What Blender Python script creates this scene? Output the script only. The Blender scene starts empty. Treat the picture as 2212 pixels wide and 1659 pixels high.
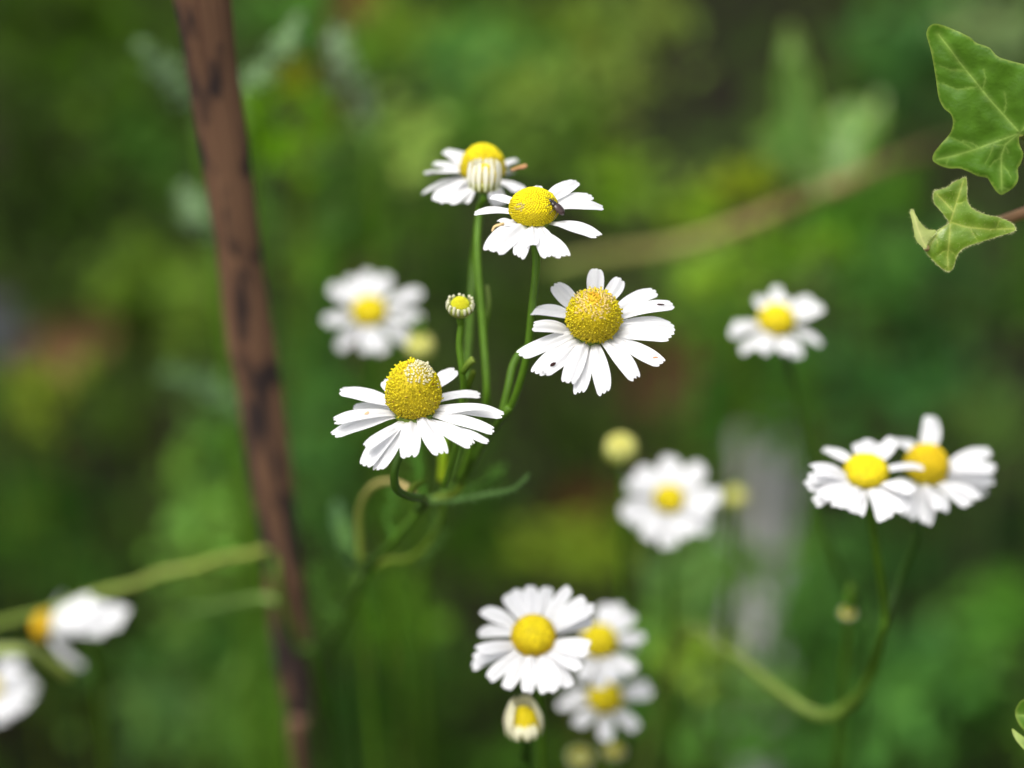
import bpy, math, random
from math import sin, cos, pi, sqrt, radians
from mathutils import Vector, noise
from mathutils.geometry import delaunay_2d_cdt
random.seed(7)
S = bpy.context.scene
COL = S.collection

# ------------------------------------------------------------------ camera
PITCH = radians(28); FOC = 0.52; LENS = 60.0; SENS = 17.3
fwd = Vector((0, cos(PITCH), -sin(PITCH))); UP = Vector((0, sin(PITCH), cos(PITCH))); RT = Vector((1, 0, 0)); BACK = -fwd
CAM = Vector((0, 0, 0.34)) - fwd * FOC
cd = bpy.data.cameras.new('camera'); cam = bpy.data.objects.new('camera', cd); COL.objects.link(cam)
cam.location = CAM; cam.rotation_euler = (pi / 2 - PITCH, 0, 0)
cd.sensor_width = SENS; cd.lens = LENS; cd.sensor_fit = 'HORIZONTAL'; cd.clip_start = 0.01; cd.clip_end = 400
cd.dof.use_dof = True; cd.dof.focus_distance = FOC - 0.001; cd.dof.aperture_fstop = 3.5
S.camera = cam
# ------------------------------------------------------------------ sky and sun (overcast)
SUN_EL, SUN_AZ = radians(62), radians(-35)      # azimuth measured from -y (behind the camera) towards +x
w = bpy.data.worlds.new('World'); S.world = w; w.use_nodes = True
nt = w.node_tree; bg = nt.nodes['Background']
sky = nt.nodes.new('ShaderNodeTexSky'); sky.sky_type = 'NISHITA'; sky.sun_disc = False
sky.sun_elevation = SUN_EL; sky.sun_rotation = pi + SUN_AZ * -1; sky.dust_density = 6; sky.air_density = 1.0; sky.ozone_density = 1.0
hs = nt.nodes.new('ShaderNodeHueSaturation'); hs.inputs['Saturation'].default_value = 0.3
nt.links.new(sky.outputs[0], hs.inputs['Color']); nt.links.new(hs.outputs[0], bg.inputs[0])
bg.inputs[1].default_value = 0.15
ld = bpy.data.lights.new('sun', 'SUN'); ld.energy = 1.4; ld.angle = radians(32); ld.color = (1, 0.97, 0.92)
sun = bpy.data.objects.new('sun', ld); COL.objects.link(sun)
sd = Vector((sin(SUN_AZ) * cos(SUN_EL), -cos(SUN_AZ) * cos(SUN_EL), sin(SUN_EL)))
sun.rotation_euler = sd.to_track_quat('Z', 'Y').to_euler()
S.view_settings.view_transform = 'Standard'; S.view_settings.look = 'None'
S.view_settings.exposure = 0.53; S.view_settings.gamma = 1
S.cycles.use_denoising = True
S.cycles.max_bounces = 8

# ------------------------------------------------------------------ helpers
PX = SENS / LENS / 2212.0                       # metres per photo pixel (2212 wide) at one metre
def P(x, y, d): return CAM + fwd * d + RT * ((x - 1106) * PX * d) + UP * (-(y - 829.5) * PX * d)
def proj(p):
    q = p - CAM; d = q.dot(fwd)
    return 1106 + q.dot(RT) / (PX * d), 829.5 - q.dot(UP) / (PX * d), d
def px(n, d=FOC): return n * PX * d
def lin(c):
    r = []
    for v in c:
        v /= 255.0
        r.append(v / 12.92 if v <= .04045 else ((v + .055) / 1.055) ** 2.4)
    return Vector(r)
def rnd(a, b): return random.uniform(a, b)
def rvec():
    while True:
        v = Vector((rnd(-1, 1), rnd(-1, 1), rnd(-1, 1)))
        if .05 < v.length < 1: return v.normalized()

class MB:
    def __init__(s): s.v = []; s.f = []; s.c = []
    def add(s, vs, fs, col=(1, 1, 1)):
        b = len(s.v); s.v += [Vector(x) for x in vs]; s.f += [tuple(i + b for i in f) for f in fs]
        if isinstance(col, list): s.c += col
        else: s.c += [col] * len(vs)
    def build(s, name, mat, parent=None, smooth=True):
        root = Vector((0, 0, 0)); p = parent
        while p is not None: root = root + p.location; p = p.parent
        me = bpy.data.meshes.new(name)
        me.from_pydata([tuple(v - root) for v in s.v], [], s.f); me.update()
        at = me.color_attributes.new('Col', 'FLOAT_COLOR', 'POINT')
        buf = []
        for c in s.c: buf += [c[0], c[1], c[2], 1.0]
        at.data.foreach_set('color', buf)
        if smooth: me.polygons.foreach_set('use_smooth', [True] * len(me.polygons))
        me.materials.append(mat)
        o = bpy.data.objects.new(name, me); COL.objects.link(o); o.parent = parent
        return o
def tag(o, label=None, cat=None, group=None, kind=None):
    if label: o['label'] = label
    if cat: o['category'] = cat
    if group: o['group'] = group
    if kind: o['kind'] = kind
    return o
def thing(name, loc, label, cat, group=None):
    o = bpy.data.objects.new(name, None); COL.objects.link(o); o.location = loc; o.empty_display_size = .01
    return tag(o, label, cat, group)

def spline(pts, n=6):
    """Catmull-Rom through (Vector, radius) pairs"""
    out = []; m = len(pts)
    for i in range(m - 1):
        a = pts[max(i - 1, 0)]; b = pts[i]; c = pts[i + 1]; d = pts[min(i + 2, m - 1)]
        for k in range(n):
            t = k / n; t2 = t * t; t3 = t2 * t
            q = .5 * ((2 * b[0]) + (c[0] - a[0]) * t + (2 * a[0] - 5 * b[0] + 4 * c[0] - d[0]) * t2 + (3 * b[0] - a[0] - 3 * c[0] + d[0]) * t3)
            out.append((q, b[1] + (c[1] - b[1]) * t))
    out.append(pts[-1]); return out
def tube(mb, pts, col=(1, 1, 1), sides=8, n=6, ridge=0.0, colf=None, flat=1.0, flatdir=None):
    sp = spline(pts, n) if n > 1 else pts
    vs = []; cs = []; N = len(sp)
    prev = None
    for i, (p, r) in enumerate(sp):
        t = (sp[min(i + 1, N - 1)][0] - sp[max(i - 1, 0)][0])
        if t.length < 1e-9: t = Vector((0, 0, 1))
        t.normalize()
        if flatdir is not None: a = flatdir - t * flatdir.dot(t)
        elif prev is None: a = t.orthogonal()
        else: a = prev - t * prev.dot(t)
        a.normalize(); prev = a; b = t.cross(a)
        for k in range(sides):
            g = 2 * pi * k / sides; rr = r * (1 + (ridge if k % 2 else -ridge))
            vs.append(p + a * (cos(g) * rr) + b * (sin(g) * rr * flat))
            cs.append(tuple(colf(i / (N - 1), k / sides)) if colf else tuple(col))
    fs = []
    for i in range(N - 1):
        for k in range(sides):
            k2 = (k + 1) % sides
            fs.append((i * sides + k, i * sides + k2, (i + 1) * sides + k2, (i + 1) * sides + k))
    fs.append(tuple(reversed(range(sides)))); fs.append(tuple((N - 1) * sides + k for k in range(sides)))
    mb.add(vs, fs, cs)
def to_ground(p, dx=0.0, dy=0.0, r=.0008):
    return [(Vector((p.x + dx * .5, p.y + dy * .6, p.z * .5)), r), (Vector((p.x + dx, p.y + dy, -.004)), r)]

# ------------------------------------------------------------------ materials
def mat(name): 
    m = bpy.data.materials.new(name); m.use_nodes = True
    return m, m.node_tree, m.node_tree.nodes['Principled BSDF'], m.node_tree.nodes['Material Output']
def attr_mat(name, rough=.5, trans=0.0, tcol=(1, 1, 1), spec=.5, noise_amt=0.0, nscale=200, bump=0.0, bscale=2000, coat=0.0):
    m, t, b, out = mat(name)
    a = t.nodes.new('ShaderNodeAttribute'); a.attribute_name = 'Col'
    src = a.outputs['Color']
    if noise_amt:
        tc = t.nodes.new('ShaderNodeTexCoord')
        n = t.nodes.new('ShaderNodeTexNoise'); n.inputs['Scale'].default_value = nscale; n.inputs['Detail'].default_value = 4
        t.links.new(tc.outputs['Object'], n.inputs['Vector'])
        mr = t.nodes.new('ShaderNodeMapRange'); mr.inputs[1].default_value = .3; mr.inputs[2].default_value = .7
        mr.inputs[3].default_value = 1 - noise_amt; mr.inputs[4].default_value = 1 + noise_amt
        t.links.new(n.outputs['Fac'], mr.inputs[0])
        vm = t.nodes.new('ShaderNodeVectorMath'); vm.operation = 'SCALE'
        t.links.new(src, vm.inputs[0]); t.links.new(mr.outputs[0], vm.inputs['Scale']); src = vm.outputs[0]
    t.links.new(src, b.inputs['Base Color'])
    b.inputs['Roughness'].default_value = rough; b.inputs['Specular IOR Level'].default_value = spec
    if coat: b.inputs['Coat Weight'].default_value = coat; b.inputs['Coat Roughness'].default_value = .25
    if bump:
        tc = t.nodes.new('ShaderNodeTexCoord')
        n = t.nodes.new('ShaderNodeTexNoise'); n.inputs['Scale'].default_value = bscale; n.inputs['Detail'].default_value = 3
        t.links.new(tc.outputs['Object'], n.inputs['Vector'])
        bp = t.nodes.new('ShaderNodeBump'); bp.inputs['Strength'].default_value = bump; bp.inputs['Distance'].default_value = .0002
        t.links.new(n.outputs['Fac'], bp.inputs['Height']); t.links.new(bp.outputs[0], b.inputs['Normal'])
    if trans:
        tr = t.nodes.new('ShaderNodeBsdfTranslucent')
        mx = t.nodes.new('ShaderNodeVectorMath'); mx.operation = 'MULTIPLY'; mx.inputs[1].default_value = tcol
        t.links.new(src, mx.inputs[0]); t.links.new(mx.outputs[0], tr.inputs['Color'])
        ms = t.nodes.new('ShaderNodeMixShader'); ms.inputs[0].default_value = trans
        t.links.new(b.outputs[0], ms.inputs[1]); t.links.new(tr.outputs[0], ms.inputs[2]); t.links.new(ms.outputs[0], out.inputs['Surface'])
    return m
M_petal = attr_mat('petal_white', rough=.55, trans=.32, spec=.3)
M_disc = attr_mat('floret_yellow', rough=.6, spec=.25, trans=.12)
M_stem = attr_mat('stem_green', rough=.5, spec=.4, trans=.08, noise_amt=.15, nscale=400)
M_leaf = attr_mat('leaf_green', rough=.6, spec=.14, trans=.35, tcol=(1.1, 1.2, .35), noise_amt=.15, nscale=90)
M_ivy = attr_mat('ivy_green', rough=.34, spec=.5, trans=.22, tcol=(1.1, 1.2, .5), noise_amt=.14, nscale=260, bump=.35, bscale=1800)
M_beetle = attr_mat('beetle_shell', rough=.3, spec=.6)
M_dead = attr_mat('dry_leaf', rough=.8, spec=.2, noise_amt=.3, nscale=120)

# ------------------------------------------------------------------ ground: one dark soil sheet
def ground():
    m, t, b, out = mat('soil')
    tc = t.nodes.new('ShaderNodeTexCoord')
    n = t.nodes.new('ShaderNodeTexNoise'); n.inputs['Scale'].default_value = 14; n.inputs['Detail'].default_value = 8
    t.links.new(tc.outputs['Object'], n.inputs['Vector'])
    cr = t.nodes.new('ShaderNodeValToRGB')
    cr.color_ramp.elements[0].position = .3; cr.color_ramp.elements[0].color = (.006, .006, .002, 1)
    cr.color_ramp.elements[1].position = .75; cr.color_ramp.elements[1].color = (.018, .015, .006, 1)
    t.links.new(n.outputs['Fac'], cr.inputs[0]); t.links.new(cr.outputs[0], b.inputs['Base Color'])
    b.inputs['Roughness'].default_value = .95; b.inputs['Specular IOR Level'].default_value = .15
    bp = t.nodes.new('ShaderNodeBump'); bp.inputs['Distance'].default_value = .01
    t.links.new(n.outputs['Fac'], bp.inputs['Height']); t.links.new(bp.outputs[0], b.inputs['Normal'])
    mb = MB()
    xs = [-150, -40, -10, -4] + [-2 + .08 * i for i in range(51)] + [4, 10, 40, 150]
    ys = [-150, -40, -10, -3] + [-1 + .08 * i for i in range(51)] + [5, 12, 40, 150]
    vs = []; fs = []
    for y in ys:
        for x in xs:
            near = max(0, 1 - max(abs(x) / 2.2, abs(y - .6) / 2.2))
            vs.append(Vector((x, y, near * (noise.noise(Vector((x * 7, y * 7, 0))) * .02 + noise.noise(Vector((x * 20, y * 20, 3))) * .008) - .01 * near)))
    W = len(xs)
    for j in range(len(ys) - 1):
        for i in range(W - 1): fs.append((j * W + i, j * W + i + 1, (j + 1) * W + i + 1, (j + 1) * W + i))
    mb.add(vs, fs); o = mb.build('ground', m); tag(o, kind='structure')
ground()

# ------------------------------------------------------------------ chamomile flower
GA = pi * (3 - sqrt(5))
def axis_of(e, roll=0):
    e = radians(e); r = radians(roll)
    return (UP * cos(r) + RT * sin(r)) * cos(e) + BACK * sin(e)
def frame(ax):
    u = RT - ax * RT.dot(ax); u.normalize(); v = ax.cross(u)
    return u, v
YEL = Vector((.84, .71, .008)); YOLD = Vector((.72, .58, .016)); YBASE = Vector((.56, .44, .012))
def disc_mesh(C, ax, R, H, n, colf, thmax=105, fsize=1.0, openfrom=.25, tall=1.0, jit=.16):
    """receptacle dome covered with florets on a spiral"""
    mb = MB(); u, v = frame(ax)
    def surf(th, ph, k=1.0):
        z = H * cos(th) if th < pi / 2 else H * .55 * cos(th)
        return C + (u * cos(ph) + v * sin(ph)) * (R * sin(th) * k) + ax * (z * k)
    NT, NP = 12, 20; tm = radians(thmax)
    vs = [surf(0, 0, .96)]; fs = []
    for i in range(1, NT + 1):
        for k in range(NP): vs.append(surf(tm * i / NT, 2 * pi * k / NP, .96))
    for k in range(NP): fs.append((0, 1 + k, 1 + (k + 1) % NP))
    for i in range(NT - 1):
        for k in range(NP):
            a = 1 + i * NP; k2 = (k + 1) % NP
            fs.append((a + k, a + NP + k, a + NP + k2, a + k2))
    mb.add(vs, fs, tuple(YBASE))
    fr = sqrt(4 * R * max(R, (R + H) * .5) / n) * .66 * fsize
    for i in range(n):
        t = (i + .5) / n; th = math.acos(1 - t * (1 - cos(tm))); ph = i * GA
        th += rnd(-.12, .12) * jit; ph += rnd(-.2, .2) * jit / max(.2, sin(th))
        p = surf(th, ph); e1 = surf(th + .02, ph) - surf(th - .02, ph); e2 = surf(th, ph + .05) - surf(th, ph - .05)
        nn = e1.cross(e2)
        if nn.length < 1e-14: nn = ax.copy()
        nn.normalize()
        if nn.dot(p - C + ax * H * .3) < 0: nn = -nn
        a = (e1 if e1.length > 1e-12 else u).normalized(); b = nn.cross(a)
        col, op = colf(t, th, ph, p)
        s = fr * rnd(.85, 1.12); g0 = rnd(0, 6.28)
        nn = (nn + rvec() * jit).normalized()
        if op:
            h = s * rnd(.9, 1.5) * tall * (rnd(1.5, 2.2) if jit > .3 and random.random() < .1 else 1); vv = []; K = 10
            for k in range(K):
                g = g0 + 2 * pi * k / K; vv.append(p + (a * cos(g) + b * sin(g)) * s * .5 - nn * s * .3)
            for k in range(K):
                g = g0 + 2 * pi * k / K; rr = s * (1.0 if k % 2 else .58)
                vv.append(p + (a * cos(g) + b * sin(g)) * rr + nn * h * (1.0 if k % 2 else .8))
            vv.append(p + nn * h * .35)
            ff = [(k, (k + 1) % K, K + (k + 1) % K, K + k) for k in range(K)] + [(K + k, K + (k + 1) % K, 2 * K) for k in range(K)]
            dk = tuple(col * .9)
            mb.add(vv, ff, [dk] * K + [tuple(col)] * K + [tuple(col * .7)])
        else:
            h = s * 1.0; vv = []; K = 6
            for rr, hh in ((1, -.2), (.85, .5)):
                for k in range(K):
                    g = g0 + 2 * pi * k / K; vv.append(p + (a * cos(g) + b * sin(g)) * s * rr + nn * h * hh)
            vv.append(p + nn * h * .9)
            ff = [(k, (k + 1) % K, K + (k + 1) % K, K + k) for k in range(K)] + [(K + k, K + (k + 1) % K, 2 * K) for k in range(K)]
            mb.add(vv, ff, tuple(col))
    return mb
def col_plain(lo=YOLD, hi=YEL, openfrom=.35):
    def f(t, th, ph, p):
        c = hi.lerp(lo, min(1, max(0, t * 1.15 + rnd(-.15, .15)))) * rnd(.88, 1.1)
        return c, t > openfrom + rnd(-.08, .08)
    return f
WHITE = Vector((.82, .82, .835))
def petal_mesh(base, tip, ax, wid, arch=.08, twist=0.0, cup=.10, teeth=.05, curl=0.0, green=.12, tint=WHITE, nv=15, nu=12):
    """one ray floret: tapering strap with two grooves and a three-toothed end"""
    d = tip - base; L = d.length; d = d / L
    side = ax.cross(d)
    if side.length < .2: side = side + RT * .3
    side.normalize(); nor = d.cross(side); nor.normalize()
    if nor.dot(ax) < 0: nor = -nor
    if twist:
        c, s = cos(twist), sin(twist); side, nor = side * c + nor * s, nor * c - side * s
    mb = MB(); vs = []; cs = []
    ph = rnd(0, 6); k1 = rnd(.25, .4); ta, tb = rnd(.5, 1.2) * teeth, rnd(.5, 1.2) * teeth
    lop = rnd(-.05, .05)
    wob = rnd(.02, .06)
    for j in range(nv + 1):
        tv = j / nv
        for i in range(nu + 1):
            q = -1 + 2 * i / nu
            end = 1 - .085 * abs(q) ** 4 - ta * math.exp(-((q - k1) / .14) ** 2) - tb * math.exp(-((q + k1) / .14) ** 2) + lop * q
            y = tv * end
            y = y if tv < .99 else end
            pr = (.46 + .54 * sin(min(1, tv / .66) * pi / 2) ** 1.3)
            if tv > .72: pr *= 1 - .20 * ((tv - .72) / .28) ** 2
            x = q * wid * .5 * pr
            gz = wid * .06 * cos(3 * pi * q * .5 * 1.33) * min(1, tv * 4) * min(1, (1.05 - tv) * 5)
            z = gz - cup * wid * q * q + arch * L * 4 * y * (1 - y) - curl * L * max(0, y - .55) ** 2 * 2
            z += wob * wid * sin(ph + 7 * y + 1.5 * q)
            vs.append(base + d * (y * L) + side * (x + wob * .8 * wid * sin(ph * 2 + 5 * y)) + nor * z)
            g = max(0, 1 - tv / max(green, .01))
            c = tint.lerp(Vector((.55, .62, .22)), g * .75)
            cs.append(tuple(c))
    W = nu + 1
    fs = [(j * W + i, j * W + i + 1, (j + 1) * W + i + 1, (j + 1) * W + i) for j in range(nv) for i in range(nu)]
    mb.add(vs, fs, cs); return mb

GREEN = lin((80, 116, 22)); GDARK = lin((50, 82, 18)); GYEL = lin((116, 132, 38)); PALE = lin((150, 160, 110))
def flower(label, c, e, roll, R, H, tips, stalk, Lp, nflor=300, colf=None, name='chamomile_flower', group=None, thmax=105,
           droop=0.0, tall=1.0, wdef=30, cup=True, scol=GREEN, scol2=None, sr=.00062, base_r=.82, fsize=1.0, lowres=False, tint=WHITE, arch=.06, jit=.16, attach=.18, wmul=1.16):
    C = P(*c); d = c[2]; ax = axis_of(e, roll); R = px(R, d); H = px(H, d); u, v = frame(ax)
    foot = stalk[-1][0] if isinstance(stalk[-1][0], Vector) else P(*stalk[-1][0:3])
    root = thing(name, foot, label, 'flower', group)
    if lowres: wmul = .98
    disc_mesh(C, ax, R, H, nflor, colf or col_plain(), thmax, fsize, tall=tall, jit=jit).build('flower_centre', M_disc, root)
    Cb = C - ax * (H * attach)
    for ti, tp in enumerate(tips):
        x, y = tp[0], tp[1]; wd = tp[2] if len(tp) > 2 and tp[2] else wdef
        opt = tp[3] if len(tp) > 3 else {}
        L = px(opt.get('L', Lp), d)
        ray = (P(x, y, d) - CAM).normalized(); oc = CAM - Cb
        bq = ray.dot(oc); cq = oc.dot(oc) - L * L; disc = bq * bq - cq
        if disc <= 0: T = CAM + ray * (-bq)
        else:
            r = sqrt(disc); want = -opt.get('droop', droop) * L
            cand = [CAM + ray * (-bq - r), CAM + ray * (-bq + r)]
            T = min(cand, key=lambda q: abs((q - Cb).dot(ax) - want))
            lat = (T - Cb); lat -= ax * lat.dot(ax)
        lat = T - Cb; lat = lat - ax * lat.dot(ax)
        if lat.length < 1e-6: lat = u
        lat.normalize()
        B = Cb + lat * (R * opt.get('br', base_r)) - ax * ((ti % 2) * .0005 + rnd(0, .0003) + opt.get('low', 0) * .001)
        w_ = px(wd, d) * rnd(.97, 1.05) * wmul
        kw = dict(arch=opt.get('arch', arch + rnd(-.02, .03)), twist=opt.get('twist', rnd(-.18, .18)), teeth=opt.get('teeth', .05), cup=rnd(.06, .16))
        if lowres: kw.update(nv=8, nu=6)
        o = petal_mesh(B, T, ax, w_, tint=opt.get('tint', tint), **kw).build('petal', M_petal, root)
        if 'label' in opt: o['label'] = opt['label']
        for (t, s, ln, wdt, ang, colr) in opt.get('spots', []):
            me = o.data; nu = 6 if lowres else 12; nv = 8 if lowres else 15
            vi = int(t * nv) * (nu + 1) + int((s + 1) * .5 * nu); q = me.vertices[vi].co + foot
            nrm = me.vertices[vi].normal.copy()
            if nrm.dot(BACK) < 0: nrm = -nrm
            dd = RT * cos(ang) - UP * sin(ang); dd = (dd - nrm * dd.dot(nrm)).normalized(); ss = nrm.cross(dd)
            sm = MB(); vv = [q + nrm * .00016]
            for k in range(8):
                g = 2 * pi * k / 8; jj = rnd(.75, 1.2)
                vv.append(q + dd * (cos(g) * ln * jj) + ss * (sin(g) * wdt * jj) + nrm * .00002)
            sm.add(vv, [(0, 1 + k, 1 + (k + 1) % 8) for k in range(8)], tuple(colr)); sm.build('brown_spot', M_dead, o)
    # involucre cup under the head, with bract tips
    if cup:
        mb = MB(); NP = 18; prof = [(.16, -.62), (.45, -.56), (.72, -.42), (.86, -.25), (.90, -.10), (.80, -.04)]
        vs = []; cs = []
        for (rr, zz) in prof:
            for k in range(NP):
                g = 2 * pi * k / NP; m_ = 1.03 if k % 2 else .97
                vs.append(Cb + (u * cos(g) + v * sin(g)) * (R * rr * m_) + ax * (R * (zz - .02)))
                cs.append(tuple(GREEN.lerp(GYEL, .3 + .4 * (k % 2))))
        fs = [(i * NP + k, i * NP + (k + 1) % NP, (i + 1) * NP + (k + 1) % NP, (i + 1) * NP + k) for i in range(len(prof) - 1) for k in range(NP)]
        fs.append(tuple(reversed(range(NP)))); mb.add(vs, fs, cs); mb.build('sepal_cup', M_stem, root)
    # stalk
    top = Cb - ax * (R * .60)
    pts = [(top, sr * 1.35), (top - ax * R * .8, sr * 1.05)]
    for s in stalk:
        if isinstance(s[0], Vector): pts.append(s)
        else: pts.append((P(*s[0:3]), sr * (s[3] if len(s) > 3 else 1)))
    mb = MB(); tube(mb, pts, sides=12, ridge=.07, colf=lambda t, k: (scol.lerp(scol2, max(0, min(1, (t - .42) * 5))) if scol2 else scol).lerp(GDARK, .25 * (.5 + .5 * sin(k * 25))))
    mb.build('stalk', M_stem, root)
    return root

def bud(label, c, e, roll, R, kind, stalk, group='unopened chamomile buds', scol=GREEN, sr=.0006, yel=(.62, .62, .02), name='chamomile_bud', cat='flower bud'):
    """kind 'button': green cup, short pale rays round a yellow dome; 'ball': closed pale green ball; 'half': rays closed upright"""
    C = P(*c); d = c[2]; ax = axis_of(e, roll); u, v = frame(ax); R = px(R, d)
    foot = stalk[-1][0] if isinstance(stalk[-1][0], Vector) else P(*stalk[-1][0:3])
    root = thing(name, foot, label, cat, group)
    def lathe(prof, col, n, mt, NP=18, wav=0.0):
        mb = MB(); vs = []; cs = []
        for (rr, zz) in prof:
            for k in range(NP):
                g = 2 * pi * k / NP; q = 1 + (wav if k % 2 else -wav)
                vs.append(C + (u * cos(g) + v * sin(g)) * (R * rr * q) + ax * (R * zz)); cs.append(tuple(col.lerp(col * .72, k % 2)))
        fs = [(i * NP + k, i * NP + (k + 1) % NP, (i + 1) * NP + (k + 1) % NP, (i + 1) * NP + k) for i in range(len(prof) - 1) for k in range(NP)]
        fs += [tuple(reversed(range(NP))), tuple((len(prof) - 1) * NP + k for k in range(NP))]
        mb.add(vs, fs, cs); return mb.build(n, mt, root)
    cupc = lin((150, 160, 70))
    if kind == 'button':
        lathe([(.2, -.75), (.6, -.62), (.92, -.3), (1, 0), (.95, .22), (.85, .3)], cupc, 'sepal_cup', M_stem, wav=.02)
        disc_mesh(C + ax * R * .2, ax, R * .66, R * .62, 160, lambda t, th, ph, p: (Vector(yel) * rnd(.9, 1.08), False), 92).build('flower_centre', M_disc, root)
        for k in range(15):
            g = 2 * pi * k / 15 + rnd(-.05, .05); o = u * cos(g) + v * sin(g)
            b = C + o * R * 1.0 + ax * R * -.05; t = C + o * R * rnd(.86, .95) + ax * R * rnd(.42, .62)
            mb = MB(); tube(mb, [(b, R * .07), (b.lerp(t, .5) + o * R * .05, R * .12), (t, R * .11)], col=tuple(lin((222, 222, 190))), sides=6, n=3)
            mb.build('petal', M_petal, root)
    elif kind == 'ball':
        lathe([(.2, -.8), (.62, -.66), (.95, -.25), (1, .1), (.85, .5)], cupc, 'sepal_cup', M_stem, wav=.03)
        disc_mesh(C + ax * R * .28, ax, R * .86, R * .7, 120, lambda t, th, ph, p: (lin((215, 215, 135)).lerp(Vector(yel), .25 * (1 - t)) * rnd(.9, 1.05), False), 92).build('flower_centre', M_disc, root)
    else:
        lathe([(.2, -.95), (.6, -.85), (.85, -.55), (.9, -.3)], lin((170, 170, 70)), 'sepal_cup', M_stem, wav=.03)
        disc_mesh(C - ax * R * .25, ax, R * .7, R * .95, 160, lambda t, th, ph, p: (Vector((.75, .62, .01)) * rnd(.9, 1.08), False), 92).build('flower_centre', M_disc, root)
        up_ = kind == 'upright'; NR = 17 if up_ else 13
        for k in range(NR):
            g = 2 * pi * k / NR + rnd(-.06, .06); o = u * cos(g) + v * sin(g)
            if not up_ and abs(o.dot((BACK - ax * BACK.dot(ax)).normalized()) - 1) < .14: ln = .15
            else: ln = .88 if up_ else 1.12
            b = C + o * R * .88 - ax * R * .75; t = C + o * R * (rnd(.84, .92) if up_ else rnd(.42, .56)) + ax * R * ln * rnd(.9, 1.12)
            mb = petal_mesh(b, t, -o, R * (.30 if up_ else .46), arch=.0, tint=lin((240, 240, 224) if up_ else (225, 222, 190)), nv=8, nu=6, green=.35 if up_ else .2)
            # bulge outwards
            for i, q in enumerate(mb.v):
                f = (q - b).dot(ax) / max((t - b).dot(ax), 1e-6); mb.v[i] = q + o * (R * (.1 if up_ else .24) * sin(pi * min(1, max(0, f))))
            mb.build('petal', M_petal, root)
    top = C - ax * R * .7
    pts = [(top, sr * 1.2), (top - ax * R * .7, sr)]
    for s in stalk:
        if isinstance(s[0], Vector): pts.append(s)
        else: pts.append((P(*s[0:3]), sr * (s[3] if len(s) > 3 else 1)))
    mb = MB(); tube(mb, pts, sides=10, ridge=.05, col=tuple(scol)); mb.build('stalk', M_stem, root)
    return root

def G(x, y, d, dx=0.0, dy=0.0, r=.0007):
    """two last points of a stalk that runs from this picture point down into the ground"""
    return to_ground(P(x, y, d), dx, dy, r)

GRP = 'white chamomile flowers'
CREAM = lin((238, 226, 160))
def col_A(t, th, ph, p):
    x, y, d = proj(p)
    k = max(0, 1 - sqrt(((x - 905) / 30) ** 2 + ((y - 806) / 26) ** 2)) ** .5
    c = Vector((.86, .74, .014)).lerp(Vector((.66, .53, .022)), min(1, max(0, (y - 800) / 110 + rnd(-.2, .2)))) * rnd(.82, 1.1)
    if k > 0 and random.random() < .6 + k: c = lin((246, 240, 196)) * rnd(.8, 1.05)
    elif random.random() < .03: c = Vector((.42, .26, .03))
    return c, True
def col_B(t, th, ph, p):
    x, y, d = proj(p)
    k = max(0, 1 - sqrt(((x - 1283) / 52) ** 2 + ((y - 655) / 40) ** 2))
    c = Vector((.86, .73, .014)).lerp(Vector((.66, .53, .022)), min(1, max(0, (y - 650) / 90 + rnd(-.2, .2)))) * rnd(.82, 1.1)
    if random.random() < k * 2.2: c = lin((244, 222, 150)).lerp(lin((232, 190, 80)), rnd(0, .5)) * rnd(.85, 1.05)
    if (x - 1283) ** 2 + (y - 645) ** 2 < 180: c = lin((242, 190, 60)) * rnd(.85, 1.1)
    return c, True
def col_C(t, th, ph, p):
    x, y, d = proj(p)
    c = YEL * rnd(.92, 1.08)
    if t > .42: c = c.lerp(YOLD, rnd(.1, .8))
    if (x - 1124) ** 2 + (y - 450) ** 2 < 130 and random.random() < .6: c = lin((200, 185, 110))
    return c, t > .40 + rnd(-.06, .06)

TAN = lin((196, 140, 90)); DK = lin((52, 30, 28))
# A: the domed flower in front
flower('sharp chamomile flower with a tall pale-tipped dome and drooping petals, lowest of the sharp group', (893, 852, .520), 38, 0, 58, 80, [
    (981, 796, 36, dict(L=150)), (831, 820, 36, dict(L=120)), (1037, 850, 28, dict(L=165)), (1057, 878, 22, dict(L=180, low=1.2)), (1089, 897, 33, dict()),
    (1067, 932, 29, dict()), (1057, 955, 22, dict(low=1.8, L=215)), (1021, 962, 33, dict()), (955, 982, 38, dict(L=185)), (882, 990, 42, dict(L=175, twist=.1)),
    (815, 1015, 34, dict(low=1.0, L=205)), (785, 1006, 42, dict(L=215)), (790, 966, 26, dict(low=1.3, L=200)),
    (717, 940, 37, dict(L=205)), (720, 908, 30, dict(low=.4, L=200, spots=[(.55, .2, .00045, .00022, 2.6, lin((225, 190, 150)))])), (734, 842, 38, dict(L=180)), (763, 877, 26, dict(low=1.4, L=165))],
    [(868, 975, .526), (852, 1018, .527), (856, 1054, .529), (878, 1070, .532), (908, 1076, .535)], 200, 1150, col_A, jit=.32, tall=1.5, fsize=.96, attach=.36, wmul=1.1, scol=lin((62, 94, 22)), group=GRP, thmax=135, base_r=.66, arch=.045)
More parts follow.
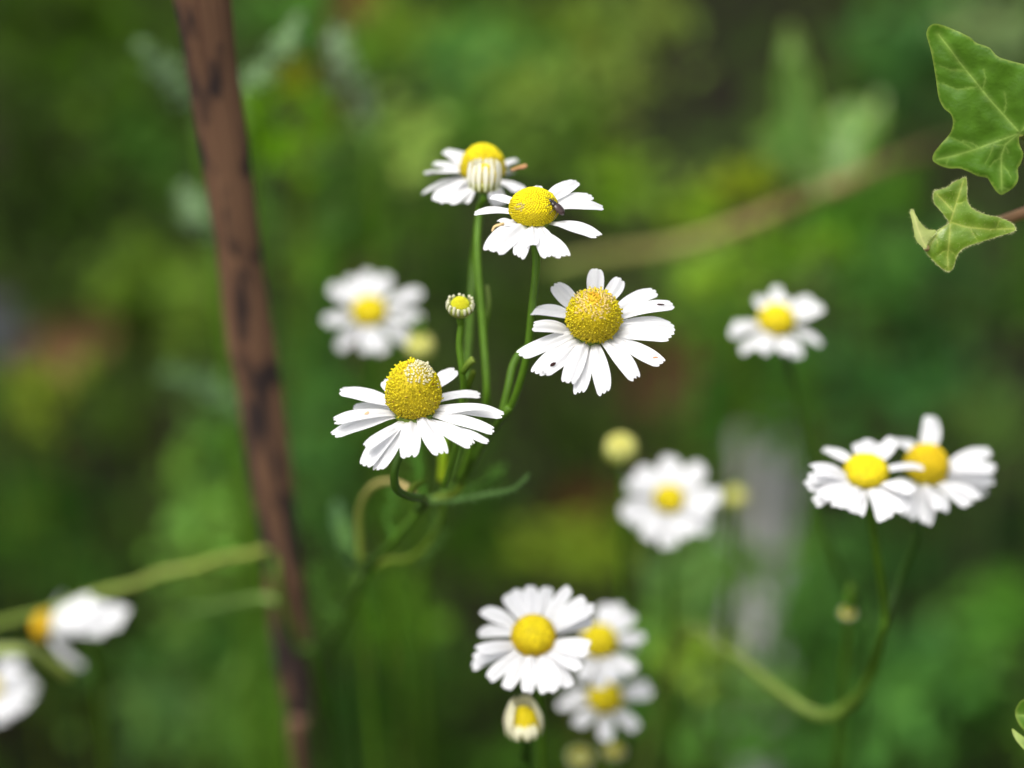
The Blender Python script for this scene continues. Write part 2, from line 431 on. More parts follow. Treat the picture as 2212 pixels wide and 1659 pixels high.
# B: the flower facing the camera
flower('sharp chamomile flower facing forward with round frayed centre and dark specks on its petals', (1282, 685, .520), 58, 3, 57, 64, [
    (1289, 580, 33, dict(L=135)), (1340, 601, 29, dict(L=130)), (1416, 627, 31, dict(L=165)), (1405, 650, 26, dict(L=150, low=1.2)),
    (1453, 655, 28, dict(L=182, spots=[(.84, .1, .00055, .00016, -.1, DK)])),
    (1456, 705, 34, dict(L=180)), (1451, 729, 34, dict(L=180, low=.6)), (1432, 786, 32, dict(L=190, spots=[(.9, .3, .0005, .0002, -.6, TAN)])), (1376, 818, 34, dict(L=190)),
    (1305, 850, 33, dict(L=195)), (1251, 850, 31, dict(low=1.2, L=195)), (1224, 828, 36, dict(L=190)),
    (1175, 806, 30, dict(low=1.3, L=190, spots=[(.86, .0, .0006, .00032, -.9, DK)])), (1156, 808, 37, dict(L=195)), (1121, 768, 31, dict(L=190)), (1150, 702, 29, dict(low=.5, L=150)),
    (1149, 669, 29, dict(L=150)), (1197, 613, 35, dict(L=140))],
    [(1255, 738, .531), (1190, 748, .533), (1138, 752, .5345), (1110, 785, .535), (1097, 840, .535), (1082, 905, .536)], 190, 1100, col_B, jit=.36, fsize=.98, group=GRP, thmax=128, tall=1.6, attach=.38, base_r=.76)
# C: the flower with the beetle
flower('sharp chamomile flower with a small dark beetle on the edge of its smooth yellow centre', (1153, 452, .518), 40, 0, 52, 44, [
    (1244, 388, 34, dict(L=155)), (1277, 420, 32, dict(L=155)), (1302, 446, 32, dict(L=165)), (1296, 509, 34, dict(L=165)),
    (1188, 556, 36, dict(L=150)), (1221, 555, 34, dict(L=160, low=1)), (1147, 529, 28, dict(L=125)), (1118, 556, 30, dict(L=150)), (1060, 545, 50, dict(L=165, teeth=.06)),
    (1025, 457, 27, dict(L=145)), (1062, 422, 28, dict(L=130)), (1079, 480, 26, dict(L=90)), (1157, 400, 28, dict(L=112))],
    [(1156, 530, .523), (1158, 580, .524), (1148, 680, .526), (1138, 770, .529), (1112, 860, .5335), (1090, 900, .5365)], 155, 800, col_C, fsize=1.0, jit=.1, group=GRP, thmax=104, sr=.00058)
# D: the flower behind, with short unopened rays in front
fD = flower('topmost chamomile flower, slightly soft, its dome half hidden by a bud in front', (1043, 366, .547), 18, 0, 47, 55, [
    (967, 323, 40, dict(L=120)), (941, 349, 28, dict(L=125)), (914, 375, 34, dict(L=135)), (915, 412, 42, dict(droop=.6, L=150)), (942, 434, 42, dict(L=150)), (965, 439, 40, dict(L=150)), (999, 440, 34, dict(L=120)),
    (1113, 343, 30, dict(L=110)), (1106, 374, 28, dict(L=110)), (1126, 413, 44, dict(L=125)), (1080, 445, 34, dict(droop=.6, L=110))],
    [(1038, 450, .553), (1025, 545, .560), (1018, 640, .560), (1012, 740, .560), (1003, 850, .560), (985, 980, .560), (960, 1060, .560)], 130, 360, None, group=GRP, base_r=.8, sr=.0005)
mb = MB(); tube(mb, [(P(1104, 368, .541), .0002), (P(1120, 362, .541), .00022), (P(1131, 360, .541), .00034), (P(1138, 357, .541), .00022)], tuple(lin((190, 140, 100)))); mb.build('withered_petal', M_dead, fD)
# withered ray hanging from C is built with C's spoiled petal
mb = MB(); tube(mb, [(P(1086, 484, .513), .00028), (P(1078, 486, .512), .0002), (P(1068, 490, .512), .00018), (P(1063, 500, .512), .00014)], tuple(lin((225, 195, 140))))
for o in [o for o in COL.objects if o.name.startswith('chamomile_flower') and 'beetle' in o.get('label', '')]: mb.build('withered_petal', M_dead, o)

# blurred flowers further back
flower('blurred round chamomile flower just right of the brown stake, beside a pale bud', (797, 672, .625), 58, 0, 35, 22,
    [(793, 584), (837, 592), (711, 618), (752, 598), (911, 629), (913, 686), (699, 695), (732, 757), (793, 761), (830, 763), (884, 741)],
    [(798, 730, .638), (800, 790, .645), (806, 900, .655)] + G(812, 960, .68, .01, .05), 105, 140, None, group=GRP, wdef=33, lowres=True)
flower('blurred chamomile flower with few uneven petals, alone at the upper right below the ivy', (1678, 692, .60), 48, 0, 37, 32,
    [(1676, 618, 26), (1637, 640, 34), (1752, 642, 36), (1777, 662, 36), (1777, 744, 28), (1724, 771, 40), (1641, 760, 38), (1599, 760, 26), (1575, 718, 42), (1584, 704, 30), (1700, 640, 20, dict(L=70)), (1700, 764, 34)],
    [(1704, 790, .603), (1738, 950, .61), (1762, 1070, .615), (1800, 1200, .62), (1852, 1330, .63), (1870, 1450, .64)] + G(1880, 1540, .66, 0, .05), 105, 140, None, group=GRP, wdef=34, lowres=True, scol=GDARK)
flower('blurred round chamomile flower with a very small centre, beside the pale grey post', (1445, 1078, .622), 58, 0, 31, 22,
    [(1449, 985, 46), (1376, 1012, 44), (1519, 1004, 46), (1559, 1069, 50), (1533, 1145, 46), (1444, 1184, 48), (1393, 1164, 38), (1340, 1108, 50), (1346, 1044, 38), (1490, 1160, 36), (1412, 1018, 34, dict(L=95)), (1484, 1012, 34, dict(L=95)), (1538, 1105, 36, dict(L=98)), (1362, 1130, 36, dict(L=98))],
    [(1447, 1140, .636), (1448, 1200, .642), (1450, 1330, .65)] + G(1450, 1450, .68, .01, .06), 108, 120, None, group=GRP, wdef=44, lowres=True)
flower('blurred chamomile flower of the right-hand pair, left one whose petal overlaps its neighbour', (1871, 1018, .552), 42, 0, 46, 24,
    [(1781, 967, 36), (1859, 955, 40), (1884, 950, 40), (1934, 945, 36), (1995, 1008, 30), (1741, 1050, 44), (1753, 1012, 44), (1757, 1086, 38), (1806, 1095, 44), (1853, 1113, 30), (1915, 1123, 46), (1957, 1105, 44), (1772, 1075, 40), (1830, 1100, 34), (1975, 1062, 40), (1745, 1030, 40)],
    [(1882, 1130, .560), (1900, 1230, .565), (1912, 1320, .572), (1906, 1370, .575), (1885, 1450, .59, 1.4), (1838, 1520, .60, 1.5), (1775, 1545, .605, 1.6), (1700, 1505, .61, 1.5), (1630, 1450, .62, 1.5), (1560, 1405, .635, 1.4), (1450, 1440, .65, 1.3)] + G(1400, 1500, .67, -.02, .06), 140, 300, None, group=GRP, wdef=36, wmul=1.02, scol=GREEN, scol2=lin((116, 136, 56)))
flower('blurred chamomile flower of the right-hand pair, right one with one petal standing upright', (2000, 1008, .566), 46, 18, 46, 52,
    [(2013, 899, 44, dict(L=130)), (2140, 972, 40), (2152, 1011, 36), (2134, 1058, 40), (2096, 1092, 42), (2002, 1133, 38), (2034, 1105, 44), (1960, 1118, 40), (1935, 948, 40), (2146, 1035, 38), (2120, 1078, 36), (1930, 1060, 40)],
    [(1982, 1150, .572), (1945, 1250, .576), (1918, 1330, .577), (1908, 1365, .577)], 155, 300, col_plain(YOLD, Vector((.82, .58, .01))), group=GRP, wdef=38, wmul=1.02, scol=GDARK)
flower('soft chamomile flower with full even petal ring, just above a half open bud', (1152, 1373, .549), 60, 0, 45, 34,
    [(1146, 1264), (1185, 1266), (1232, 1269), (1265, 1293), (1284, 1312), (1281, 1342), (1276, 1394), (1269, 1414), (1232, 1484), (1180, 1498), (1138, 1498), (1092, 1489), (1055, 1468), (1019, 1442), (1024, 1425), (1030, 1404), (1032, 1365), (1043, 1313), (1094, 1283), (1252, 1447), (1205, 1492), (1115, 1272)],
    [(1165, 1480, .556), (1170, 1570, .565)] + G(1180, 1640, .58, .01, .05), 140, 300, col_plain(Vector((.74, .50, .01)), YEL), group=GRP, wdef=28)
flower('blurred chamomile flower tucked behind the full ringed flower at the bottom', (1294, 1386, .598), 50, 8, 37, 32,
    [(1311, 1302, 34), (1342, 1304, 36), (1369, 1326, 32), (1394, 1374, 28), (1378, 1398, 26), (1373, 1450, 36), (1329, 1470, 34), (1293, 1488, 32), (1254, 1470, 32), (1222, 1420, 36), (1240, 1340, 34)],
    [(1296, 1410, .612), (1298, 1480, .64)] + G(1300, 1580, .66, .01, .05), 108, 140, None, group=GRP, wdef=31, lowres=True)
flower('blurred chamomile flower with spread narrow petals, lowest of the bottom cluster', (1307, 1508, .61), 50, 0, 35, 26,
    [(1411, 1496, 30), (1400, 1474, 24), (1376, 1576, 32), (1309, 1602, 34), (1244, 1568, 32), (1203, 1524, 28), (1221, 1493, 24), (1290, 1440, 26), (1340, 1450, 26)],
    [(1310, 1560, .628), (1310, 1610, .632)] + G(1312, 1670, .65, 0, .05), 105, 140, None, group=GRP, wdef=34, lowres=True)
flower('blurred chamomile flower seen from the side at lower left, facing left with petals swept back', (98, 1352, .64), 12, -82, 30, 26,
    [(280, 1322, 44, dict(L=185)), (266, 1346, 40, dict(L=175)), (180, 1446, 44, dict(L=125)), (150, 1420, 40, dict(L=100)), (200, 1288, 30, dict(L=125)), (138, 1282, 26, dict(L=95)), (232, 1362, 36, dict(L=150)), (222, 1308, 34, dict(L=150)), (130, 1305, 34, dict(L=80)), (195, 1340, 40, dict(L=130)), (160, 1365, 40, dict(L=105)), (140, 1400, 34, dict(L=90))],
    [(180, 1380, .65), (210, 1480, .66)] + G(220, 1560, .68, 0, .05), 150, 140, col_plain(Vector((.7, .4, .01)), Vector((.75, .45, .01))), group=GRP, wdef=38, lowres=True, droop=.6)
flower('blurred chamomile flower cut off by the lower left edge of the photo', (-34, 1488, .66), 40, 15, 32, 26,
    [(78, 1478, 40), (72, 1508, 40), (42, 1538, 40), (5, 1560, 40), (58, 1452, 34), (-60, 1560, 40), (-120, 1500, 40), (-110, 1440, 40), (40, 1420, 40), (58, 1526, 36), (25, 1545, 36)],
    [(-30, 1600, .67)] + G(-30, 1680, .69, 0, .05), 118, 140, None, group=GRP, wdef=40, lowres=True)

# buds
bud('half open bud with upright white rays and green cup, in front of the topmost flower', (1046, 381, .537), 14, 2, 37, 'upright',
    [(1037, 450, .541), (1031, 545, .541), (1044, 720, .542), (1052, 860, .543), (1032, 930, .552), (990, 1040, .562)], sr=.00058)
bud('small sharp chamomile bud with smooth yellow dome ringed by tiny white ray tips', (994, 664, .527), 38, 0, 29, 'button',
    [(996, 700, .529), (992, 745, .530), (998, 800, .531), (1000, 850, .533), (985, 960, .536), (960, 1050, .540)], sr=.0005)
bud('blurred pale green closed bud touching the flower beside the brown stake', (907, 753, .618), 35, 0, 32, 'ball', [(906, 800, .625)] + G(900, 900, .65, 0, .05))
bud('blurred pale yellow-green closed bud standing alone above the flower by the grey post', (1341, 974, .612), 40, 0, 36, 'ball', [(1341, 1030, .62), (1345, 1150, .63)] + G(1350, 1260, .65, 0, .05))
bud('blurred yellow bud in front of the pale grey post', (1589, 1078, .66), 35, 0, 24, 'ball', [(1590, 1140, .67)] + G(1592, 1260, .69, 0, .05), yel=(.5, .5, .02))
bud('half open cream bud showing a yellow gap between upright rays, under the bottom ringed flower', (1131, 1556, .551), 22, -4, 43, 'half', [(1132, 1640, .556), (1140, 1680, .56)] + G(1142, 1720, .57, 0, .05), scol=GDARK)
bud('tiny yellow bud among the stems under the right-hand pair', (1831, 1327, .60), 40, 0, 17, 'button', [(1833, 1360, .605)] + G(1840, 1460, .63, 0, .05), yel=(.66, .58, .01))
bud('small blurred yellow bud under the lowest flower at the bottom edge', (1327, 1626, .62), 40, 0, 22, 'button', [(1328, 1670, .63)] + G(1330, 1700, .64, 0, .05), yel=(.62, .55, .01))
bud('faint olive bud at the bottom edge, left of the small yellow one', (1254, 1640, .64), 40, 0, 24, 'button', [(1254, 1690, .65)] + G(1255, 1720, .66, 0, .05), yel=(.36, .36, .02))

# ------------------------------------------------------------------ branching stem that carries the sharp flowers
def stem_thing(name, label, cat, paths, leaves=(), mt=None, group=None):
    first = paths[0]; foot = first[-1][0] if isinstance(first[-1][0], Vector) else P(*first[-1][:3])
    root = thing(name, foot, label, cat, group)
    mb = MB()
    for (pts, r, c) in [(p[0], p[1], p[2]) for p in paths]: pass
    return root
def pts_of(lst, r):
    return [(s if isinstance(s[0], Vector) else (P(*s[:3]), r * (s[3] if len(s) > 3 else 1))) for s in lst]
def stem_object(name, label, cat, stems, leaves=(), group=None):
    r0 = stems[0]; pl = pts_of(r0[0], r0[1]); root = thing(name, pl[-1][0], label, cat, group)
    mb = MB()
    for (lst, r, c, c2) in stems:
        tube(mb, pts_of(lst, r), sides=12, ridge=.07, colf=lambda t, k, c=c, c2=c2: c.lerp(c2, t))
    mb.build('stem', M_stem, root)
    for (lst, r, c, c2) in leaves:
        mb = MB(); tube(mb, pts_of(lst, r), sides=6, colf=lambda t, k, c=c, c2=c2: c.lerp(c2, t)); mb.build('leaf', M_leaf, root)
    return root
root = stem_object('branching_stem', 'branching green chamomile stem joining under the sharp flowers', 'plant stem', [
    ([(1100, 880, .534, 1.1), (1083, 905, .5365), (1040, 965, .552), (1000, 1035, .565), (950, 1072, .568), (915, 1085, .568), (900, 1110, .570, 1.1), (850, 1170, .575, 1.15), (808, 1215, .588, 1.2), (768, 1290, .610, 1.2), (730, 1370, .64, 1.2), (706, 1480, .67, 1.2)] + G(700, 1600, .70, 0, .05), .00058, GREEN, GDARK),
    ([(905, 1072, .536), (918, 1084, .548), (905, 1100, .556)], .0007, GREEN, GDARK),
    ([(780, 1215, .592), (776, 1110, .586, .9), (800, 1055, .580, .9), (840, 1040, .574, .9), (875, 1052, .564, .8), (905, 1078, .566, .6)], .00058, lin((112, 135, 40)), lin((190, 165, 110))),
    ([(770, 1290, .608), (800, 1235, .598), (835, 1212, .596), (890, 1205, .592), (935, 1160, .586), (960, 1095, .578), (962, 1000, .570)], .0005, GYEL, GREEN),
    ], leaves=[
    ([(1047, 715, .545), (1056, 660, .544), (1052, 616, .544, .7)], .0004, GREEN, lin((130, 150, 80))),
    ([(999, 803, .531), (1012, 786, .530), (1023, 776, .5295, 1.1)], .00055, GREEN, lin((140, 160, 70))),
    ([(1003, 850, .534), (1020, 810, .533), (1024, 800, .533, .5)], .0005, GREEN, GYEL),
    ([(955, 1040, .562), (958, 985, .562), (962, 940, .562, .5)], .0008, lin((130, 150, 20)), lin((110, 150, 20))),
    ([(940, 1078, .566), (985, 1065, .566), (1010, 1020, .566), (1030, 985, .566, .5)], .0006, GYEL, GREEN),
    ([(880, 1072, .536), (895, 1050, .542), (920, 1040, .55, .5)], .0006, GYEL, GREEN)])
def feather(mb, path, r, col, npin=12, plen=.006, sub=True, twist=0.0, both=True, up=.5):
    """feathery chamomile leaf: rachis with side threads that fork"""
    tube(mb, path, tuple(col), sides=5, n=5)
    sp = spline(path, 8)
    for i in range(npin):
        f = .12 + .86 * i / npin; idx = int(f * (len(sp) - 2)); p = sp[idx][0]; t = (sp[idx + 1][0] - p).normalized()
        s0 = t.cross(BACK + rvec() * .7).normalized()
        for s in ((1, -1) if both else (1,)):
            dr = (t * up + s0 * s + rvec() * .3).normalized(); ln = plen * (1 - .55 * abs(f - .45) * 1.6) * rnd(.7, 1.2)
            c = tuple(col * rnd(.85, 1.2)); q = p + dr * ln
            tube(mb, [(p, r * .6), (p.lerp(q, .5) + rvec() * ln * .06, r * .6), (q + t * ln * .15, r * .4)], c, sides=4, n=2)
            if sub:
                for k in range(2):
                    m_ = p.lerp(q, rnd(.35, .75)); d2 = (dr + rvec() * .8).normalized()
                    tube(mb, [(m_, r * .5), (m_ + d2 * ln * .4, r * .4)], c, sides=3, n=1)
mb = MB(); feather(mb, [(P(925, 1085, .566), .0002), (P(985, 1080, .562), .00026), (P(1050, 1068, .559), .00026), (P(1110, 1055, .556), .00024), (P(1143, 1024, .555), .0002)], .00028, lin((104, 140, 78)), 15, .0011, False, up=1.0)
mb.build('feathery_leaf', M_leaf, root)
for fp, fc in (([(940, 1110, .585), (950, 1150, .59), (930, 1190, .60), (900, 1230, .61)], (110, 150, 96)), ([(985, 1075, .58), (1030, 1050, .585), (1070, 1030, .59), (1090, 1000, .595)], (84, 128, 60)), ([(915, 1075, .57), (905, 1020, .575), (900, 985, .58), (904, 950, .585)], (80, 130, 56)), ([(810, 1215, .59), (765, 1195, .60), (740, 1150, .605), (735, 1110, .61)], (108, 150, 100)), ([(850, 1170, .58), (835, 1120, .59), (850, 1080, .595), (845, 1040, .60)], (84, 130, 64)), ([(760, 1300, .612), (800, 1340, .62), (830, 1400, .63), (835, 1460, .64)], (92, 140, 44)), ([(740, 1340, .63), (700, 1310, .64), (680, 1260, .645), (676, 1220, .65)], (92, 138, 72))):
    mb = MB(); fc = lin(fc); fc.z *= .55; feather(mb, [(P(*q), .00022) for q in fp], .00024, fc, 10, .0024, True, up=.9); mb.build('feathery_leaf', M_leaf, root)

# stalk crossing in front of the stake, at lower left
stem_object('leaning_stalk', 'blurred yellow-green stalk bent over in front of the brown stake', 'plant stem', [
    ([(590, 1183, .631, 1.2), (594, 1210, .6315), (597, 1250, .632), (610, 1310, .635), (645, 1400, .642), (690, 1500, .652)] + G(700, 1580, .67, .01, .06), .0007, GREEN, GDARK),
    ([(-160, 1400, .65, .9), (0, 1346, .645, .9), (110, 1318, .642), (200, 1284, .64), (290, 1262, .638), (350, 1238, .637, 1.15), (415, 1226, .636), (480, 1206, .634, .9), (545, 1196, .632, .9), (578, 1184, .631, 1.25), (590, 1183, .631, 1.2)], .00065, lin((112, 134, 46)), lin((142, 152, 66))),
    ([(599, 1300, .634, .8), (560, 1292, .636, .9), (480, 1308, .65, .7), (400, 1320, .67, .5)], .0008, lin((112, 138, 60)), lin((100, 135, 70)))],
    leaves=[([(150, 1460, .63), (90, 1420, .625), (40, 1405, .62), (-20, 1408, .62)], .0011, lin((140, 155, 70)), lin((160, 175, 110))), ([(578, 1180, .632), (592, 1176, .631), (600, 1184, .631)], .0011, lin((170, 150, 80)), lin((170, 150, 80)))])

# ------------------------------------------------------------------ brown stake
def stake():
    L = [(375, 0), (403, 150), (430, 317), (447, 417), (467, 533), (474, 600), (491, 753), (513, 853), (533, 1020), (560, 1139), (578, 1300), (592, 1430), (618, 1540), (632, 1659)]
    Rr = [(500, 0), (512, 150), (538, 317), (550, 417), (563, 533), (571, 600), (597, 753), (612, 853), (631, 1020), (641, 1139), (660, 1300), (678, 1430), (676, 1540), (668, 1659)]
    d0, d1 = .562, .66
    path = []; 
    ext = [(-1)] 
    def pt(xl, xr, y): 
        d = d0 + (d1 - d0) * y / 1659; return (P((xl + xr) / 2, y, d), px((xr - xl) / 2, d) * 1.0)
    path.append(pt(325, 455, -260)); path.append(pt(350, 478, -130))
    for a, b in zip(L, Rr): path.append(pt(a[0], b[0], a[1]))
    e = path[-1][0]; path.append((Vector((e.x + .006, e.y + .03, e.z * .5)), .0016)); path.append((Vector((e.x + .012, e.y + .05, -.01)), .0014))
    m, t, b, out = mat('brown_wood')
    a = t.nodes.new('ShaderNodeAttribute'); a.attribute_name = 'Col'   # x: along, y: across
    sep = t.nodes.new('ShaderNodeSeparateXYZ'); t.links.new(a.outputs['Vector'], sep.inputs[0])
    def nz(sx, sy, det, loc):
        cb = t.nodes.new('ShaderNodeCombineXYZ')
        m1 = t.nodes.new('ShaderNodeMath'); m1.operation = 'MULTIPLY'; m1.inputs[1].default_value = sx
        m2 = t.nodes.new('ShaderNodeMath'); m2.operation = 'MULTIPLY'; m2.inputs[1].default_value = sy
        t.links.new(sep.outputs[0], m1.inputs[0]); t.links.new(sep.outputs[1], m2.inputs[0])
        t.links.new(m1.outputs[0], cb.inputs[0]); t.links.new(m2.outputs[0], cb.inputs[1]); cb.inputs[2].default_value = loc
        n = t.nodes.new('ShaderNodeTexNoise'); n.inputs['Scale'].default_value = 1; n.inputs['Detail'].default_value = det
        t.links.new(cb.outputs[0], n.inputs['Vector']); return n
    n1 = nz(17, 2.8, 7, 5.3); n2 = nz(5, 22, 3, 1.0)
    # patches grow more frequent towards the foot of the weathered stake
    mr = t.nodes.new('ShaderNodeMath'); mr.operation = 'MULTIPLY_ADD'; mr.inputs[1].default_value = .20; t.links.new(sep.outputs[0], mr.inputs[0]); t.links.new(n1.outputs['Fac'], mr.inputs[2])
    r1 = t.nodes.new('ShaderNodeValToRGB'); r1.color_ramp.elements[0].position = .555; r1.color_ramp.elements[1].position = .68
    t.links.new(mr.outputs[0], r1.inputs[0])
    r2 = t.nodes.new('ShaderNodeValToRGB'); r2.color_ramp.elements[0].position = .35; r2.color_ramp.elements[1].position = .7
    r2.color_ramp.elements[0].color = (*(lin((106, 74, 55)) * 1.0), 1); r2.color_ramp.elements[1].color = (*(lin((142, 106, 78)) * 1.0), 1)
    t.links.new(n2.outputs['Fac'], r2.inputs[0])
    mx = t.nodes.new('ShaderNodeMixRGB'); mx.inputs[2].default_value = (.036, .021, .019, 1)
    t.links.new(r1.outputs[0], mx.inputs[0]); t.links.new(r2.outputs[0], mx.inputs[1]); t.links.new(mx.outputs[0], b.inputs['Base Color'])
    b.inputs['Roughness'].default_value = .75
    bp = t.nodes.new('ShaderNodeBump'); bp.inputs['Distance'].default_value = .001; t.links.new(n2.outputs['Fac'], bp.inputs['Height']); t.links.new(bp.outputs[0], b.inputs['Normal'])
    mb = MB(); tube(mb, path, sides=24, n=6, ridge=.025, flat=.55, flatdir=RT, colf=lambda t_, k: (t_, abs(k * 2 - 1) * 1.0, k))
    o = mb.build('stake', m); tag(o, 'reddish brown weathered wooden stake with dark patches, leaning at left', 'stake')
stake()

# ------------------------------------------------------------------ grey post
def post():
    m, t, b, out = mat('grey_wood')
    tc = t.nodes.new('ShaderNodeTexCoord'); mp = t.nodes.new('ShaderNodeMapping'); mp.inputs['Scale'].default_value = (120, 120, 14)
    n = t.nodes.new('ShaderNodeTexNoise'); n.inputs['Scale'].default_value = 1; n.inputs['Detail'].default_value = 5
    t.links.new(tc.outputs['Object'], mp.inputs[0]); t.links.new(mp.outputs[0], n.inputs['Vector'])
    r = t.nodes.new('ShaderNodeValToRGB'); r.color_ramp.elements[0].color = (.34, .32, .31, 1); r.color_ramp.elements[1].color = (.56, .55, .55, 1)
    r.color_ramp.elements[0].position = .3; r.color_ramp.elements[1].position = .6
    t.links.new(n.outputs['Fac'], r.inputs[0]); t.links.new(r.outputs[0], b.inputs['Base Color']); b.inputs['Roughness'].default_value = .85
    d = .93
    top = P(1655, 985, d); bot = P(1638, 1500, d - .06)
    bot = Vector((bot.x, bot.y, -.01))
    mb = MB()
    pts = [(top + Vector((.006, 0, .004)), px(40, d)), (top, px(76, d)), (top.lerp(bot, .3), px(66, d)), (top.lerp(bot, .6), px(48, d)), (bot, px(50, d))]
    tube(mb, pts, sides=10, n=5, ridge=.03, flat=.5, flatdir=RT)
    o = mb.build('garden_post', m); tag(o, 'pale grey weathered wooden post blurred behind the flowers at right', 'post')
post()

# ------------------------------------------------------------------ ivy
def ZI(X, Y): return (1907.8 + X * .35824, 27.65 + Y * .35824)
def seg_dist(p, a, b):
    ab = b - a; t = max(0, min(1, (p - a).dot(ab) / max(ab.dot(ab), 1e-9))); return (p - (a + ab * t)).length
def ivy_leaf(outline, veins, d, tilt, parent, name, colb, colv, coly, step=7.0, relief=5.0, tiltaxis=(1, 0), hairs=0, subveins=True, bend=0.0, name_mat=None):
    """leaf blade cut from its outline on a tilted plane, with raised ribs and puffed blade between them"""
    cx = sum(p[0] for p in outline) / len(outline); cy = sum(p[1] for p in outline) / len(outline)
    base = [Vector((x, y)) for x, y in outline]
    # smooth outline
    ol = []
    m = len(base)
    for i in range(m):
        a, b_, c, e = base[i - 1], base[i], base[(i + 1) % m], base[(i + 2) % m]
        for k in range(4):
            t = k / 4
            q = .5 * ((2 * b_) + (c - a) * t + (2 * a - 5 * b_ + 4 * c - e) * t * t + (3 * b_ - a - 3 * c + e) * t ** 3); ol.append(q)
    xs = [p.x for p in ol]; ys = [p.y for p in ol]
    def inside(p):
        r = False; j = len(ol) - 1
        for i in range(len(ol)):
            if (ol[i].y > p.y) != (ol[j].y > p.y) and p.x < (ol[j].x - ol[i].x) * (p.y - ol[i].y) / (ol[j].y - ol[i].y) + ol[i].x: r = not r
            j = i
        return r
    def edge(p): return min(seg_dist(p, ol[i], ol[(i + 1) % len(ol)]) for i in range(len(ol)))
    V2 = [Vector((x, y)) for x, y in []]
    vsegs = []
    for v in veins:
        vv = [Vector(q) for q in v]
        for i in range(len(vv) - 1): vsegs.append((vv[i], vv[i + 1], 1.0))
        if subveins:
            for i in range(1, len(vv) - 1):
                a = vv[i]; t = (vv[i + 1] - vv[i - 1]).normalized(); nrm = Vector((-t.y, t.x)); ln = (vv[-1] - vv[0]).length * .24
                for s in (1, -1):
                    if random.random() < .25: continue
                    a = vv[i].lerp(vv[i + 1], rnd(0, .8)); f = rnd(.6, 1.3)
                    m1 = a + (t * rnd(.4, .9) + nrm * s).normalized() * ln * .6 * f; m2 = m1 + (t * rnd(.8, 1.6) + nrm * s * .8).normalized() * ln * .5 * f
                    vsegs.append((a, m1, .42)); vsegs.append((m1, m2, .26))
    ipts = []
    y = min(ys)
    row = 0
    while y < max(ys):
        x = min(xs) + (step / 2 if row % 2 else 0)
        while x < max(xs):
            q = Vector((x + rnd(-.6, .6), y + rnd(-.6, .6)))
            if inside(q) and edge(q) > step * .6: ipts.append(q)
            x += step
        y += step * .87; row += 1
    # extra points along the ribs
    for (a, b_, s) in vsegs:
        L = (b_ - a).length; n = int(L / 3.5) + 1
        nr = Vector((-(b_ - a).y, (b_ - a).x)).normalized()
        for i in range(n):
            for off in ((0,) if s < .9 else (0, 2.2, -2.2)):
                q = a.lerp(b_, i / n) + nr * off
                if inside(q) and edge(q) > 2.5: ipts.append(q)
    allp = ol + ipts; N = len(ol)
    r = delaunay_2d_cdt(allp, [(i, (i + 1) % N) for i in range(N)], [list(range(N))], 1, 1e-4)
    P2, F2 = r[0], r[2]
    ta = Vector(tiltaxis).normalized()
    mb = MB(); vs = []; cs = []
    for q in P2:
        q = Vector((q[0], q[1])); rel = q - Vector((cx, cy))
        dep = d - (rel.dot(Vector((-ta.y, ta.x)))) * PX * d * math.tan(tilt)
        e = edge(q); dv = 99; sv = 0
        for (a, b_, s) in vsegs:
            k = seg_dist(q, a, b_)
            if k / (.5 + s) < dv: dv = k / (.5 + s); sv = s; dk = k
        puff = min(1, dv / 22.0); h = relief * .75 * (puff - .5) + relief * 1.9 * noise.noise(Vector((q.x * .022, q.y * .022, d * 50)))
        h -= max(0, 1 - e / 9.0) * relief * .6
        if bend: h -= bend * rel.dot(ta) ** 2 / 100.0
        dep -= px(h, d)
        vs.append(P(q.x, q.y, dep))
        n1 = .5 + .5 * noise.noise(Vector((q.x * .02, q.y * .02, 9.1)))
        c = colb.lerp(coly, .55 * n1)
        wv = max(0, 1 - dk / (1.1 + 1.6 * sv)) if vsegs else 0
        c = c.lerp(colv, min(1, wv * 1.2) * (.15 + .65 * sv))
        wide = max(0, 1 - dk / 12.0) * sv if vsegs else 0
        c = c.lerp(colv, wide * .3)
        c = c * (1 + .16 * noise.noise(Vector((q.x * .06, q.y * .06, 3.3))))
        we = max(0, 1 - e / 2.6)
        c = c.lerp(lin((150, 168, 76)), we * .6)
        cs.append(tuple(c))
    fs = []
    for f in F2:
        a, b_, c = vs[f[0]], vs[f[1]], vs[f[2]]
        fs.append(tuple(f) if (b_ - a).cross(c - a).dot(BACK) > 0 else tuple(reversed(f)))
    mb.add(vs, fs, cs)
    if hairs:
        nb = len(vs)
        for i in range(hairs):
            k = random.randrange(N) if random.random() < .75 else random.randrange(len(vs)); 
            if k >= len(vs): continue
            p = vs[k].lerp(vs[(k + 1) % N], random.random()) if k < N else vs[k]; o = (p - P(cx, cy, d)).normalized() if k < N else BACK
            dr = (o + rvec() * .9).normalized(); ln = rnd(.00015, .00055); sdd = dr.cross(BACK + rvec() * .2).normalized() * .000014
            mb.add([p - sdd, p + sdd, p + dr * ln], [(0, 1, 2)], tuple(lin((190, 195, 130))))
    return mb.build(name, M_ivy, parent)
IB = lin((70, 108, 22)); IV = lin((146, 176, 84)); IY = lin((98, 140, 48))
